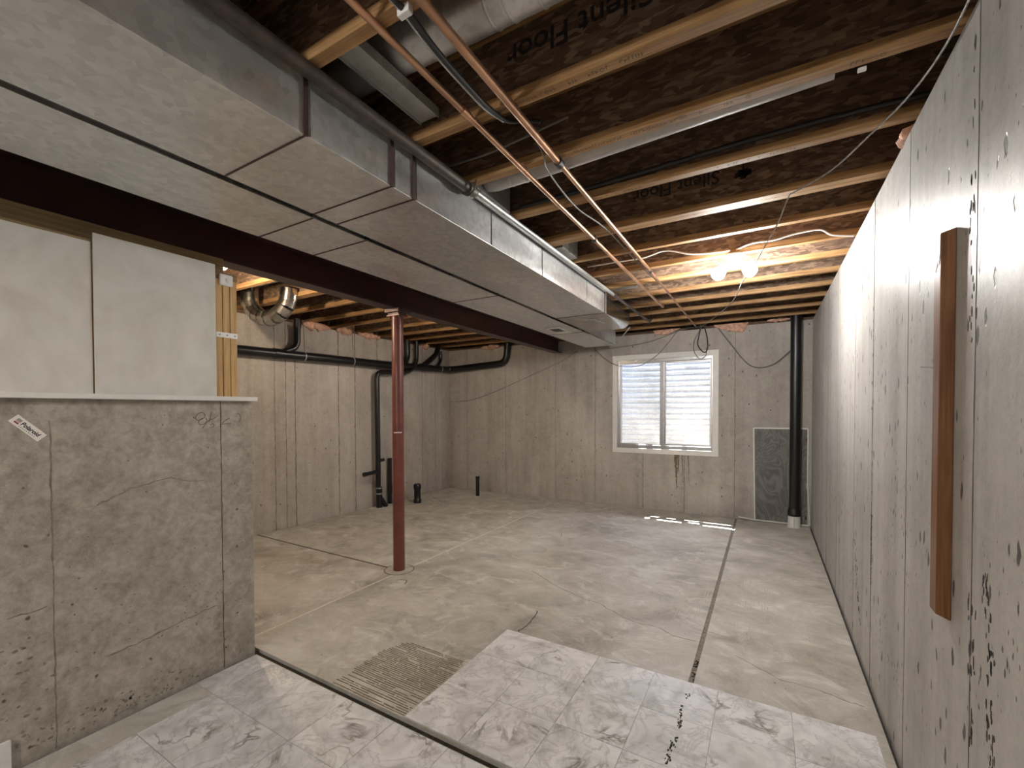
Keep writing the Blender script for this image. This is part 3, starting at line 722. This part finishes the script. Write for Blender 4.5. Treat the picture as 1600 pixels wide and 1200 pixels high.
# ------------------------------------------------------------------ pipes along the ceiling
ZC = 2.472
cu = thing('copper_pipe', 'left copper water pipe hung under the joists, ending short of the wall', 'pipe', (-.948, -2, ZC))
MB().tube(line((-.948, -2.9, ZC), (-.948, 4.79, ZC), 8), .0115, 14).build('tube', 'copper', cu)
for y in (2.68, 1.3): MB().tube([(-.948, y-.02, ZC), (-.948, y+.02, ZC)], .0145, 14).build('coupling', 'copper', cu)
box(-.962, -.934, 2.655, 2.675, ZC-.016, ZJ-.0005).build('pipe_clip', 'rubber_black', cu)
MB().tube([(-.948, 4.79, ZC), (-.948, 4.80, ZC+.06)], .013, 12).build('elbow', 'copper', cu)
cu2 = thing('copper_pipe', 'right copper water pipe hung under the joists, running to the window wall', 'pipe', (-.79, -2, ZC))
MB().tube(line((-.787, -2.9, ZC), (-.787, 1.78, ZC), 6), .0145, 14).build('tube', 'copper', cu2)
MB().tube(line((-.787, 1.78, ZC), (-.787, 3.50, ZC), 4), .0118, 14).build('tube', 'copper', cu2)
MB().tube(line((-.787, 3.50, ZC), (-.80, 6.12, ZC), 6), .0085, 12).build('tube', 'copper', cu2)
for y, r in ((1.77, .0185), (3.49, .015), (4.95, .012)):
    MB().tube([(-.787, y-.018, ZC), (-.787, y+.018, ZC)], r, 14).build('coupling', 'rubber_black' if y < 4 else 'copper', cu2)
gp = thing('gas_pipe', 'dark iron gas pipe along the upper edge of the right duct', 'pipe', (-1.245, -2, 2.45))
MB().tube(line((-1.243, -2.9, 2.460), (-1.243, 1.74, 2.460), 6), .0235, 18).build('tube', 'black_iron', gp)
MB().tube([(-1.243, 1.72, 2.460), (-1.243, 1.76, 2.460), (-1.243, 1.79, 2.466)], [.031, .031, .02], 16).build('reducer', 'black_iron', gp)
MB().tube(line((-1.243, 1.79, 2.468), (-1.243, 4.05, 2.468), 4), .0155, 14).build('tube', 'galvanised_dull', gp)
MB().tube([(-1.243, 4.02, 2.468), (-1.243, 4.10, 2.468)], .022, 14).build('coupling', 'black_iron', gp)
MB().tube(line((-1.243, 4.10, 2.468), (-1.243, 5.50, 2.468), 4), .0135, 14).build('tube', 'black_iron', gp)
MB().tube([(-1.243, 5.49, 2.468), (-1.225, 5.51, 2.50), (-1.225, 5.51, 2.56)], .015, 12).build('elbow', 'black_iron', gp)
MB().tube(line((-1.275, 1.80, 2.476), (-1.275, 3.9, 2.476), 4), .009, 10).build('condensate_line', 'aluminium', gp)
tag(MB().tube(spline([(-1.19, 1.72, ZJ-.006), (-1.205, 1.72, 2.44), (-1.243, 1.73, 2.428), (-1.285, 1.73, 2.45)], 6), .004, 8).build('pipe_hook', 'black_iron'), 'small iron hook holding the gas pipe at the reducer', 'hook')

def cable(name, label, pts, r, mat, cat='cable', n=8, group=None):
    return tag(MB().tube(spline(pts, n), r, 8).build(name, mat), label, cat, group)
bc = thing('black_cable', 'thick black cable between the two copper pipes with a white clip', 'cable', (-.85, .9, 2.46))
MB().tube(spline([(-.862, -1.0, 2.478), (-.853, .3, 2.478), (-.853, .85, 2.478), (-.846, .90, 2.476), (-.855, 1.03, 2.468), (-.858, 1.16, 2.466), (-.86, 1.31, 2.47), (-.846, 1.42, 2.478), (-.815, 1.49, 2.505), (-.80, 1.6, 2.56)], 8), .0085, 10).build('sheath', 'rubber_black', bc)
MB().tube(spline([(-.872, -1.0, 2.480), (-.864, .85, 2.480), (-.860, .90, 2.474), (-.868, 1.03, 2.466), (-.871, 1.16, 2.464), (-.873, 1.31, 2.468), (-.858, 1.42, 2.477)], 8), .004, 8).build('tracer_wire', 'aluminium', bc)
box(-.872, -.83, .885, .905, 2.463, 2.489).build('clip', 'white_plastic', bc, .003)
cable('thin_cable', 'thin black wire dropping beside the right copper pipe', [(-.85, 1.60, 2.56), (-.825, 1.69, 2.48), (-.842, 1.77, 2.452), (-.866, 2.17, 2.455), (-.83, 2.57, 2.47), (-.822, 3.4, 2.474), (-.81, 3.82, 2.482)], .004, 'cable_gray')
cable('thin_cable', 'dark wire crossing the bay below the thick round duct', [(-1.33, 1.665, 2.555), (-1.1, 1.664, 2.548), (-.9, 1.65, 2.552), (-.7, 1.66, 2.58)], .005, 'cable_gray')
cable('thin_cable', 'black cable lying along the joist web above the fourth flange', [(-1.2, 2.166, 2.534), (-.93, 2.166, 2.536), (-.53, 2.167, 2.546), (0, 2.168, 2.56), (.41, 2.167, 2.553), (.6, 2.166, 2.54)], .011, 'rubber_black')
cable('twisted_wire', 'long twisted pale wire slung diagonally across the joists past the bulbs', [(.44, 1.45, 2.445), (.437, 1.725, 2.44), (.403, 1.942, 2.44), (.334, 2.138, 2.44), (.24, 2.365, 2.44), (.119, 2.522, 2.445), (.087, 2.577, 2.445), (.044, 2.70, 2.37), (-.014, 2.80, 2.295), (-.083, 3.08, 2.26), (-.146, 3.356, 2.26), (-.246, 4.047, 2.29), (-.447, 4.965, 2.36), (-.70, 5.95, 2.44), (-.735, 6.05, 2.47)], .0034, 'wire_twist', 'wire')
cable('lamp_cable', 'pale cable running from the twin bulbs to the right wall', [(-.19, 3.455, 2.515), (-.093, 3.43, 2.53), (.038, 3.42, 2.524), (.146, 3.42, 2.541), (.283, 3.42, 2.541), (.35, 3.42, 2.495), (.46, 3.42, 2.466)], .0055, 'cable_white')
cable('lamp_cable', 'pale cable running from the twin bulbs to the ducts', [(-1.27, 3.42, 2.56), (-1.047, 3.42, 2.56), (-.823, 3.42, 2.556), (-.658, 3.42, 2.58), (-.48, 3.42, 2.524), (-.311, 3.43, 2.507), (-.23, 3.455, 2.515)], .0055, 'cable_white')
YW = 6.225
cable('wall_cable', 'black cable sagging between the window and the tall black pipe', [(-.56, YW, 2.48), (-.543, YW, 2.442), (-.409, YW, 2.243), (-.229, YW, 1.99), (-.089, YW, 1.911), (.08, YW, 1.949), (.245, YW-.03, 2.095)], .0065, 'cable_gray')
cable('wall_cable', 'dark cable swagged from the duct end across the top of the window', [(-2.2, YW-.02, 2.31), (-2.184, YW-.02, 2.28), (-2.038, YW-.02, 2.14), (-1.821, YW-.02, 2.017), (-1.532, YW-.02, 2.011), (-1.315, YW-.02, 2.131), (-1.189, YW-.01, 2.261), (-1.025, YW, 2.471)], .005, 'cable_gray')
cable('wall_cable', 'grey cable stretched above the window from the duct end', [(-2.0, 6.235, 2.285), (-1.902, 6.235, 2.29), (-1.449, 6.235, 2.328), (-1.028, 6.235, 2.449), (-.9, 6.235, 2.475)], .005, 'cable_gray')
cable('wall_cable', 'thin pale wire drooping along the far wall left of the window', [(-4.915, YW, 1.539), (-4.5, YW, 1.56), (-4.115, YW, 1.65), (-3.612, YW, 1.819), (-3.029, YW, 2.031), (-2.649, YW, 2.179), (-2.47, YW, 2.29)], .0035, 'seam_soft')
cable('cable_loop', 'looped black cable hanging over the top of the window', [(-.80, 6.205, 2.475), (-.755, 6.205, 2.45), (-.785, 6.205, 2.26), (-.735, 6.20, 2.16), (-.69, 6.20, 2.14), (-.665, 6.20, 2.20), (-.672, 6.205, 2.33), (-.70, 6.205, 2.45), (-.705, 6.205, 2.48)], .0065, 'rubber_black')
cable('cable_loop', 'thin grey cable loop hanging lowest over the window top', [(-.745, 6.2265, 2.47), (-.83, 6.2265, 2.30), (-.83, 6.2265, 2.16), (-.76, 6.2265, 2.06), (-.69, 6.2265, 2.10), (-.68, 6.2265, 2.2)], .0045, 'cable_gray')
tag(MB().tube(fillet([(-.92, 6.19, 2.478), (-.80, 6.185, 2.470), (-.68, 6.19, 2.478)], .03), .014, 10).build('cable_bundle', 'rubber_black'), 'black bundle of cables tucked under the last joist', 'cable')

# ------------------------------------------------------------------ twin bulb fixture, left bulb and added fill bulbs
def lamp(name, label, c, glow, dirs, br=.046):
    t = thing(name, label, 'lamp', (c[0], c[1], c[2]))
    C = Vector(c)
    MB().lathe(C, [(0, 0), (.055, 0), (.058, -.012), (.045, -.026), (.024, -.036), (.0, -.036)], 24).build('base', 'white_plastic', t)
    for d in dirs:
        d = Vector(d).normalized(); s0 = C+Vector((0, 0, -.022)); so_ = s0+d*.045
        sk = MB().tube([s0, so_, so_+d*.02], [.017, .019, .019], 16).build('socket', 'white_plastic', t)
        b = so_+d*.022; prof = [(.013, 0), (.015, .015), (br*.75, .04), (br, .04+br*.7), (br*.92, .04+br*1.15), (br*.6, .04+br*1.55), (0, .04+br*1.7)]
        MB().lathe(b, prof, 20, d).build('bulb', glow, sk)
    return t
lamp('twin_bulb_lamp', 'glowing twin bulb lampholder fixed to a joist in front of the window', (-.205, 3.483, ZJ-.0005), 'bulb_glow', [(-.75, -.10, -.75), (.75, .10, -.75)])
lamp('bare_bulb_lamp', 'bare glowing bulb under the joists behind the three studs', (-3.56, 1.755, ZJ-.0005), 'bulb_glow_left', [(0, 0, -1)], .036)
lamp('bare_bulb_lamp', 'added fill bulb hidden behind the maroon beam over the left floor', (-2.98, 4.315, ZJ-.0005), 'fill_glow_side', [(.0, -1, .1)], .034)
lamp('bare_bulb_lamp', 'added unseen fill bulb on the ceiling behind the camera', (-1.1, -1.92, ZJ-.0005), 'fill_glow_near', [(0, 0, -1)], .05)

# ------------------------------------------------------------------ insulation scraps on the wall tops
def lump(x0, x1, y0, y1, z0, z1, label, nx=10, nz=4):
    mb = MB(); dx, dy, dz = x1-x0, y1-y0, z1-z0; long_x = dx > dy
    L = 12; vs = []; ring_n = 10
    for i in range(L+1):
        t = min(1, max(0, i/L+R(-.02, .02))); env = (.35+.65*math.sin(math.pi*min(1, max(0, t*.9+.05))))*R(.75, 1.1)
        for j in range(ring_n):
            a = 6.283*j/ring_n; u = math.cos(a)*.5*env*R(.6, 1.25); w = math.sin(a)*.5*env*R(.5, 1.5)
            if long_x: vs.append((x0+dx*t, (y0+y1)/2+dy*u, (z0+z1)/2+dz*w))
            else: vs.append(((x0+x1)/2+dx*u, y0+dy*t, (z0+z1)/2+dz*w))
    fs = [(i*ring_n+j, i*ring_n+(j+1) % ring_n, (i+1)*ring_n+(j+1) % ring_n, (i+1)*ring_n+j) for i in range(L) for j in range(ring_n)]+[tuple(range(ring_n))[::-1], tuple(L*ring_n+j for j in range(ring_n))]
    mb.add(vs, fs, True)
    return tag(mb.build('insulation_batt', 'insulation'), label, 'insulation', 'insulation scraps on the wall tops')
# flap of faced insulation over the window wall
def flap(pts, label):
    mb = MB().prism([(x, 6.246, z) for x, z in pts], (0, -.03, 0))
    return tag(mb.build('insulation_batt', 'insulation', None, .008), label, 'insulation', 'insulation scraps on the wall tops')
flap([(-.60, 2.485), (-.585, 2.455), (-.487, 2.412), (-.34, 2.375), (-.268, 2.358), (-.235, 2.40), (-.20, 2.485)], 'large pink insulation flap drooping right of the cable loop')
flap([(-1.36, 2.485), (-1.34, 2.43), (-1.22, 2.405), (-1.10, 2.44), (-1.0, 2.485)], 'orange pink insulation flap above the left half of the window')
lump(.0, .24, 6.20, 6.25, 2.455, 2.50, 'pale pink insulation strip left of the tall black pipe')
for y0, y1, lb in ((2.85, 3.02, 'pink insulation tuft by the segmented elbow'), (3.35, 3.75, 'pink insulation clump right of the first black riser'), (3.85, 4.1, 'pink insulation tuft left of the red column'), (4.2, 4.6, 'pink insulation clump just left of the red column top'), (5.50, 5.68, 'pink insulation tuft right of the red column')):
    lump(XL-.06, XL+.06, y0, y1, 2.405, 2.51, lb)
lump(XL+.7, XL+1.05, YB-.06, YB+.05, 2.41, 2.50, 'brown insulation tuft on the far wall left of the beam')
lump(XR-.02, XR+.06, 2.24, 2.36, 2.44, 2.50, 'pink insulation tuft on top of the right wall')

# ------------------------------------------------------------------ drain pipes
PX = -4.85
dp = thing('drain_pipe', 'black plastic drain line running along the left wall under the joists', 'pipe', (PX, 4, 2.05))
MB().tube(fillet([(PX, 1.2, 2.025), (PX, 4.7, 2.065), (PX, 6.10, 2.105), (-4.70, 6.17, 2.115), (-3.70, 6.18, 2.165), (-3.665, 6.18, 2.49)], .14), .055, 18).build('main_line', 'abs_black', dp)
for y, z in ((3.33, 2.05), (4.05, 2.057), (2.4, 2.04), (5.9, 2.1)):
    MB().tube([(PX, y-.006, z), (PX, y+.006, z)], .058, 18, False).build('hanger_ring', 'pvc_gray', dp); MB().tube([(PX+.02, y, z+.04), (PX, y, ZJ)], .003, 6).build('hanger_wire', 'cable_gray', dp)
MB().tube(fillet([(PX, 3.25, 2.49), (PX, 3.25, 2.15), (PX, 3.02, 2.05)], .09), .036, 16).build('riser', 'abs_black', dp)
MB().tube([(PX, 3.25, 2.44), (PX, 3.25, 2.38)], .042, 16).build('hub', 'abs_black', dp)
MB().tube(fillet([(PX, 5.10, 2.49), (PX, 5.10, 2.2), (PX, 4.98, 2.08)], .08), .048, 16).build('riser', 'abs_black', dp)
MB().tube(fillet([(PX+.03, 5.28, 2.49), (PX+.03, 5.28, 2.16), (PX+.03, 5.14, 2.0), (PX+.04, 4.9, 1.965)], .1), .033, 16).build('riser', 'abs_black', dp)
MB().tube(fillet([(PX, 5.42, 2.09), (PX, 5.80, 2.34), (PX, 5.86, 2.49)], .08), .042, 16).build('wye', 'abs_black', dp)
MB().tube(fillet([(PX, 5.90, 2.40), (PX, 5.92, 2.25), (PX, 5.80, 2.12)], .08), .03, 16).build('wye', 'abs_black', dp)
for y, z in ((3.0, 2.047), (5.0, 2.075), (5.45, 2.09)): MB().tube([(PX, y-.05, z), (PX, y+.05, z)], .061, 18).build('hub', 'abs_black', dp)
MB().tube(fillet([(PX+.04, 5.0, 1.975), (PX+.04, 4.445, 1.94), (PX+.04, 4.455, .26), (PX+.05, 4.46, .18)], .1), .036, 16).build('drop_line', 'abs_black', dp)
MB().tube([(PX+.05, 4.46, .30), (PX+.05, 4.46, .0)], .042, 16).build('wye', 'abs_black', dp)
MB().tube([(PX+.05, 4.46, .17), (PX+.08, 4.56, .001)], .034, 16).build('wye', 'abs_black', dp)
MB().tube(fillet([(PX+.045, 4.46, .52), (PX+.045, 4.22, .505), (PX+.045, 4.20, .505)], .02), .027, 14).build('stub_arm', 'abs_black', dp)
MB().tube([(PX+.045, 4.225, .505), (PX+.045, 4.19, .504)], .032, 14).build('stub_cap', 'abs_black', dp)
MB().tube([(PX+.04, 4.46, .665), (PX+.06, 4.545, .68)], .024, 14).build('cleanout', 'abs_black', dp)
for z in (.28, .20): MB().tube([(PX+.05, 4.46, z-.008), (PX+.05, 4.46, z+.008)], .044, 16, False).build('coupling_band', 'aluminium', dp)
sp = thing('vent_stub', 'short dark pipe on the wall half hidden behind the red column', 'pipe', (-4.86, 4.74, 0))
MB().tube([(-4.865, 4.735, .0), (-4.865, 4.735, .68)], .03, 16).build('tube', 'abs_black', sp); MB().tube([(-4.865, 4.735, .16), (-4.865, 4.735, .28)], .035, 16).build('hub', 'abs_black', sp)
st = thing('floor_stub', 'thick black capped pipe stub standing on the floor right of the column', 'pipe', (-4.54, 4.97, 0))
MB().lathe((-4.54, 4.97, 0), [(0, 0), (.058, 0), (.058, .05), (.05, .06), (.05, .20), (.058, .21), (.058, .265), (.05, .28), (0, .28)], 22).build('tube', 'abs_black', st)
MB().lathe((-4.54, 4.97, .28), [(.046, 0), (.044, .006), (0, .006)], 22).build('cap', 'rubber_black', st)
st = thing('floor_stub', 'slim black pipe stub standing on the floor near the far corner', 'pipe', (-4.02, 5.81, 0))
MB().lathe((-4.02, 5.81, 0), [(0, 0), (.03, 0), (.03, .29), (.034, .29), (.034, .325), (0, .325)], 18).build('tube', 'abs_black', st)
MB().lathe((-4.02, 5.81, 0), [(.031, 0), (.055, 0), (.05, .006), (.031, .008)], 18).build('collar', 'seam_light', st)
vp = thing('vent_stack', 'tall black drain pipe with a white base in the right corner', 'pipe', (.295, 6.142, 0))
MB().lathe((.295, 6.142, 0), [(0, .13), (.056, .13), (.056, 2.52), (0, 2.52)], 26).build('stack', 'abs_black', vp)
MB().lathe((.293, 6.142, 0), [(.056, .235), (.060, .233), (.060, .205), (.067, .195), (.067, .135), (.05, .128)], 26).build('coupling', 'abs_black', vp)
MB().lathe((.292, 6.142, 0), [(.0, .0), (.064, .0), (.064, .13), (.0, .135)], 26).build('base_pipe', 'pvc_white', vp)
box(.289, .2925, 6.0755, 6.080, .005, .12).build('seam', 'seam_dark', vp)
MB().lathe((.292, 6.142, 0), [(.065, 0), (.074, 0), (.072, .005), (.065, .008)], 26).build('grout_collar', 'seam_light', vp)

# ------------------------------------------------------------------ grey plywood hatch in the back wall
ht = thing('access_hatch', 'grey plywood hatch with thin white edging behind the tall black pipe', 'hatch', (.155, 6.24, 0))
box(-.125, .425, 6.236, 6.2475, .022, 1.155).build('board', 'plywood_grey', ht)
MB().tube([(-.132, 6.234, 1.162), (.425, 6.234, 1.162)], .0095, 10).build('edging', 'white_paint', ht)
MB().tube([(-.136, 6.236, 1.162), (-.118, 6.236, .012)], .0085, 10).build('edging', 'white_paint', ht)
MB().tube([(-.30, 6.236, .028), (-.118, 6.236, .013), (.44, 6.234, .012)], .009, 10).build('edging', 'white_paint', ht)
MB().tube([(.428, 6.232, 1.16), (.428, 6.232, .5)], .008, 10).build('edging', 'white_paint', ht)
MB().tube([(.428, 6.232, .5), (.450, 6.225, .012)], .009, 10).build('edging', 'white_paint', ht)
MB().tube([(.428, 6.230, .52), (.429, 6.230, .45)], .013, 12).build('edging_joint', 'pvc_white', ht)
for z in (1.03, .10): box(.405, .421, 6.230, 6.2365, z-.02, z+.02).build('hinge', 'rubber_black', ht)

# ------------------------------------------------------------------ brown timber on the right wall
tmb = thing('wall_timber', 'reddish brown stained timber standing proud on the white right wall', 'timber', (.447, 1.747, .79))
MB().prism([(.431, 1.7185, .80), (.431, 1.7185, 1.905), (.464, 1.7185, 1.915), (.464, 1.7185, .785)], (0, .054, 0)).build('board', 'stained_timber', tmb, .0015)
MB().prism([(.4302, 1.720, 1.905), (.4302, 1.771, 1.905), (.4302, 1.771, 1.845), (.4302, 1.755, 1.80), (.4302, 1.74, 1.83), (.4302, 1.73, 1.815), (.4302, 1.720, 1.85)], (-.0007, 0, 0)).build('glare_patch', 'white_paint', tmb)  # white patch paints the bright glare at the top of the timber
MB().tube([(.440, 1.765, 1.52), (.405, 1.780, 1.526)], .0018, 8).build('nail', 'galvanised_dull', tmb)

# ------------------------------------------------------------------ window and window well
win = struct(bpy.data.objects.new('window_1', None)); COL.objects.link(win); win.location = (-1.234, YB, .78)
tx0, tx1, tz0, tz1 = -1.932, -.537, .780, 2.168; tw = .068
for a in ((tx0, tx1, tz1-tw, tz1), (tx0, tx1, tz0, tz0+tw), (tx0, tx0+tw, tz0+tw, tz1-tw), (tx1-tw, tx1, tz0+tw, tz1-tw)):
    box(a[0], a[1], YB-.014, YB-.0005, a[2], a[3]).build('trim_board', 'white_paint', win, .002)
fx0, fx1, fz0, fz1 = WX0+.002, WX1-.002, WZ0+.002, WZ1-.002
yf0, yf1 = YB+.01, YB+.085
for a in ((fx0, fx1, fz1-.045, fz1), (fx0, fx1, fz0, fz0+.05), (fx0, fx0+.022, fz0+.05, fz1-.045), (fx1-.022, fx1, fz0+.05, fz1-.045)):
    box(a[0], a[1], yf0, yf1, a[2], a[3]).build('frame_rail', 'aluminium', win, .002)
mx = -1.245
box(mx-.018, mx+.018, yf0+.012, yf1-.01, fz0+.05, fz1-.045).build('meeting_rail', 'aluminium', win, .002)
def sash(x0, x1, y, w):
    mb = MB()
    for a in ((x0, x1, fz1-.045-w, fz1-.045), (x0, x1, fz0+.05, fz0+.05+w), (x0, x0+w, fz0+.05+w, fz1-.045-w), (x1-w, x1, fz0+.05+w, fz1-.045-w)):
        mb.box(a[0], a[1], y, y+.018, a[2], a[3])
    sh = mb.build('sash', 'aluminium', win)
    box(x0+w, x1-w, y+.007, y+.011, fz0+.05+w, fz1-.045-w).build('pane', 'window_glass', sh)
sash(fx0+.022, mx-.018, yf0+.02, .016); sash(mx+.018, fx1-.022, yf0+.045, .026)
box(fx1-.03, fx1-.022, yf0-.004, yf0+.012, fz0+.04, fz1-.03).build('frame_edge', 'white_plastic', win)
for x in (-1.60, -.83): box(x-.02, x+.02, yf0-.006, yf0, fz1-.028, fz1-.012).build('catch', 'white_plastic', win, .002)
# corrugated steel well outside
WA, WBc, WD = -2.30, -.17, 1.05
xc_, ax_ = (WA+WBc)/2, (WBc-WA)/2
mb = MB(); NP, NZ = 56, 150; z0w, z1w = .45, 2.46; vs = []
for i in range(NZ+1):
    z = z0w+(z1w-z0w)*i/NZ; o = .021*math.sin(2*math.pi*z/.088)
    for j in range(NP+1):
        a = math.pi*j/NP; ca, sa = math.cos(a), math.sin(a)
        e = .62; px = abs(ca)**e*(1 if ca >= 0 else -1); py = abs(sa)**e
        vs.append((xc_+(ax_+o)*px, YB+.252+(WD+o)*py, z))
mb.add(vs, [(i*(NP+1)+j, i*(NP+1)+j+1, (i+1)*(NP+1)+j+1, (i+1)*(NP+1)+j) for i in range(NZ) for j in range(NP)], True)
tag(mb.build('window_well', 'well_zinc'), 'corrugated galvanised steel window well outside the window', 'window well')
struct(box(WA-.05, WBc+.05, YB+.25, YB+.25+WD+.1, .40, .50).build('ground_1', 'gravel'))
mb = MB(); mb.box(-9, WA-.03, YB+.26, 12, 2.2, 2.36).box(WBc+.03, 6, YB+.26, 12, 2.2, 2.36).box(WA-.03, WBc+.03, YB+.25+WD+.04, 12, 2.2, 2.36)
struct(mb.build('ground_2', 'soil'))
# added unseen plate over the well: blocks the sun, its slots shape the floor flecks
ZP = 2.47
patches = [(-1.345, -1.29, 5.70, 5.75), (-1.30, -1.20, 5.83, 5.87), (-1.10, -.95, 5.83, 5.87), (-1.19, -.90, 5.68, 5.72), (-.90, -.72, 5.83, 5.87), (-.82, -.70, 5.72, 5.755), (-.66, -.36, 5.84, 5.875), (-.65, -.31, 5.665, 5.70)]
slots = [(a-.3*ZP, b-.3*ZP, c+.4545*ZP, d+.4545*ZP) for a, b, c, d in patches]
xs = sorted(set([-2.45, -.05]+[v for s_ in slots for v in s_[:2]])); yy = sorted(set([YB+.255, 7.26]+[v for s_ in slots for v in s_[2:]]))
mb = MB()
for a, b in zip(xs[:-1], xs[1:]):
    for c, d in zip(yy[:-1], yy[1:]):
        cx_, cy_ = (a+b)/2, (c+d)/2
        if any(s_[0] < cx_ < s_[1] and s_[2] < cy_ < s_[3] for s_ in slots): continue
        mb.box(a, b, c, d, ZP, ZP+.004)
tag(mb.build('sun_mask', 'galvanised_dull'), 'added slotted plate over the window well that shapes the sun flecks', 'cover')
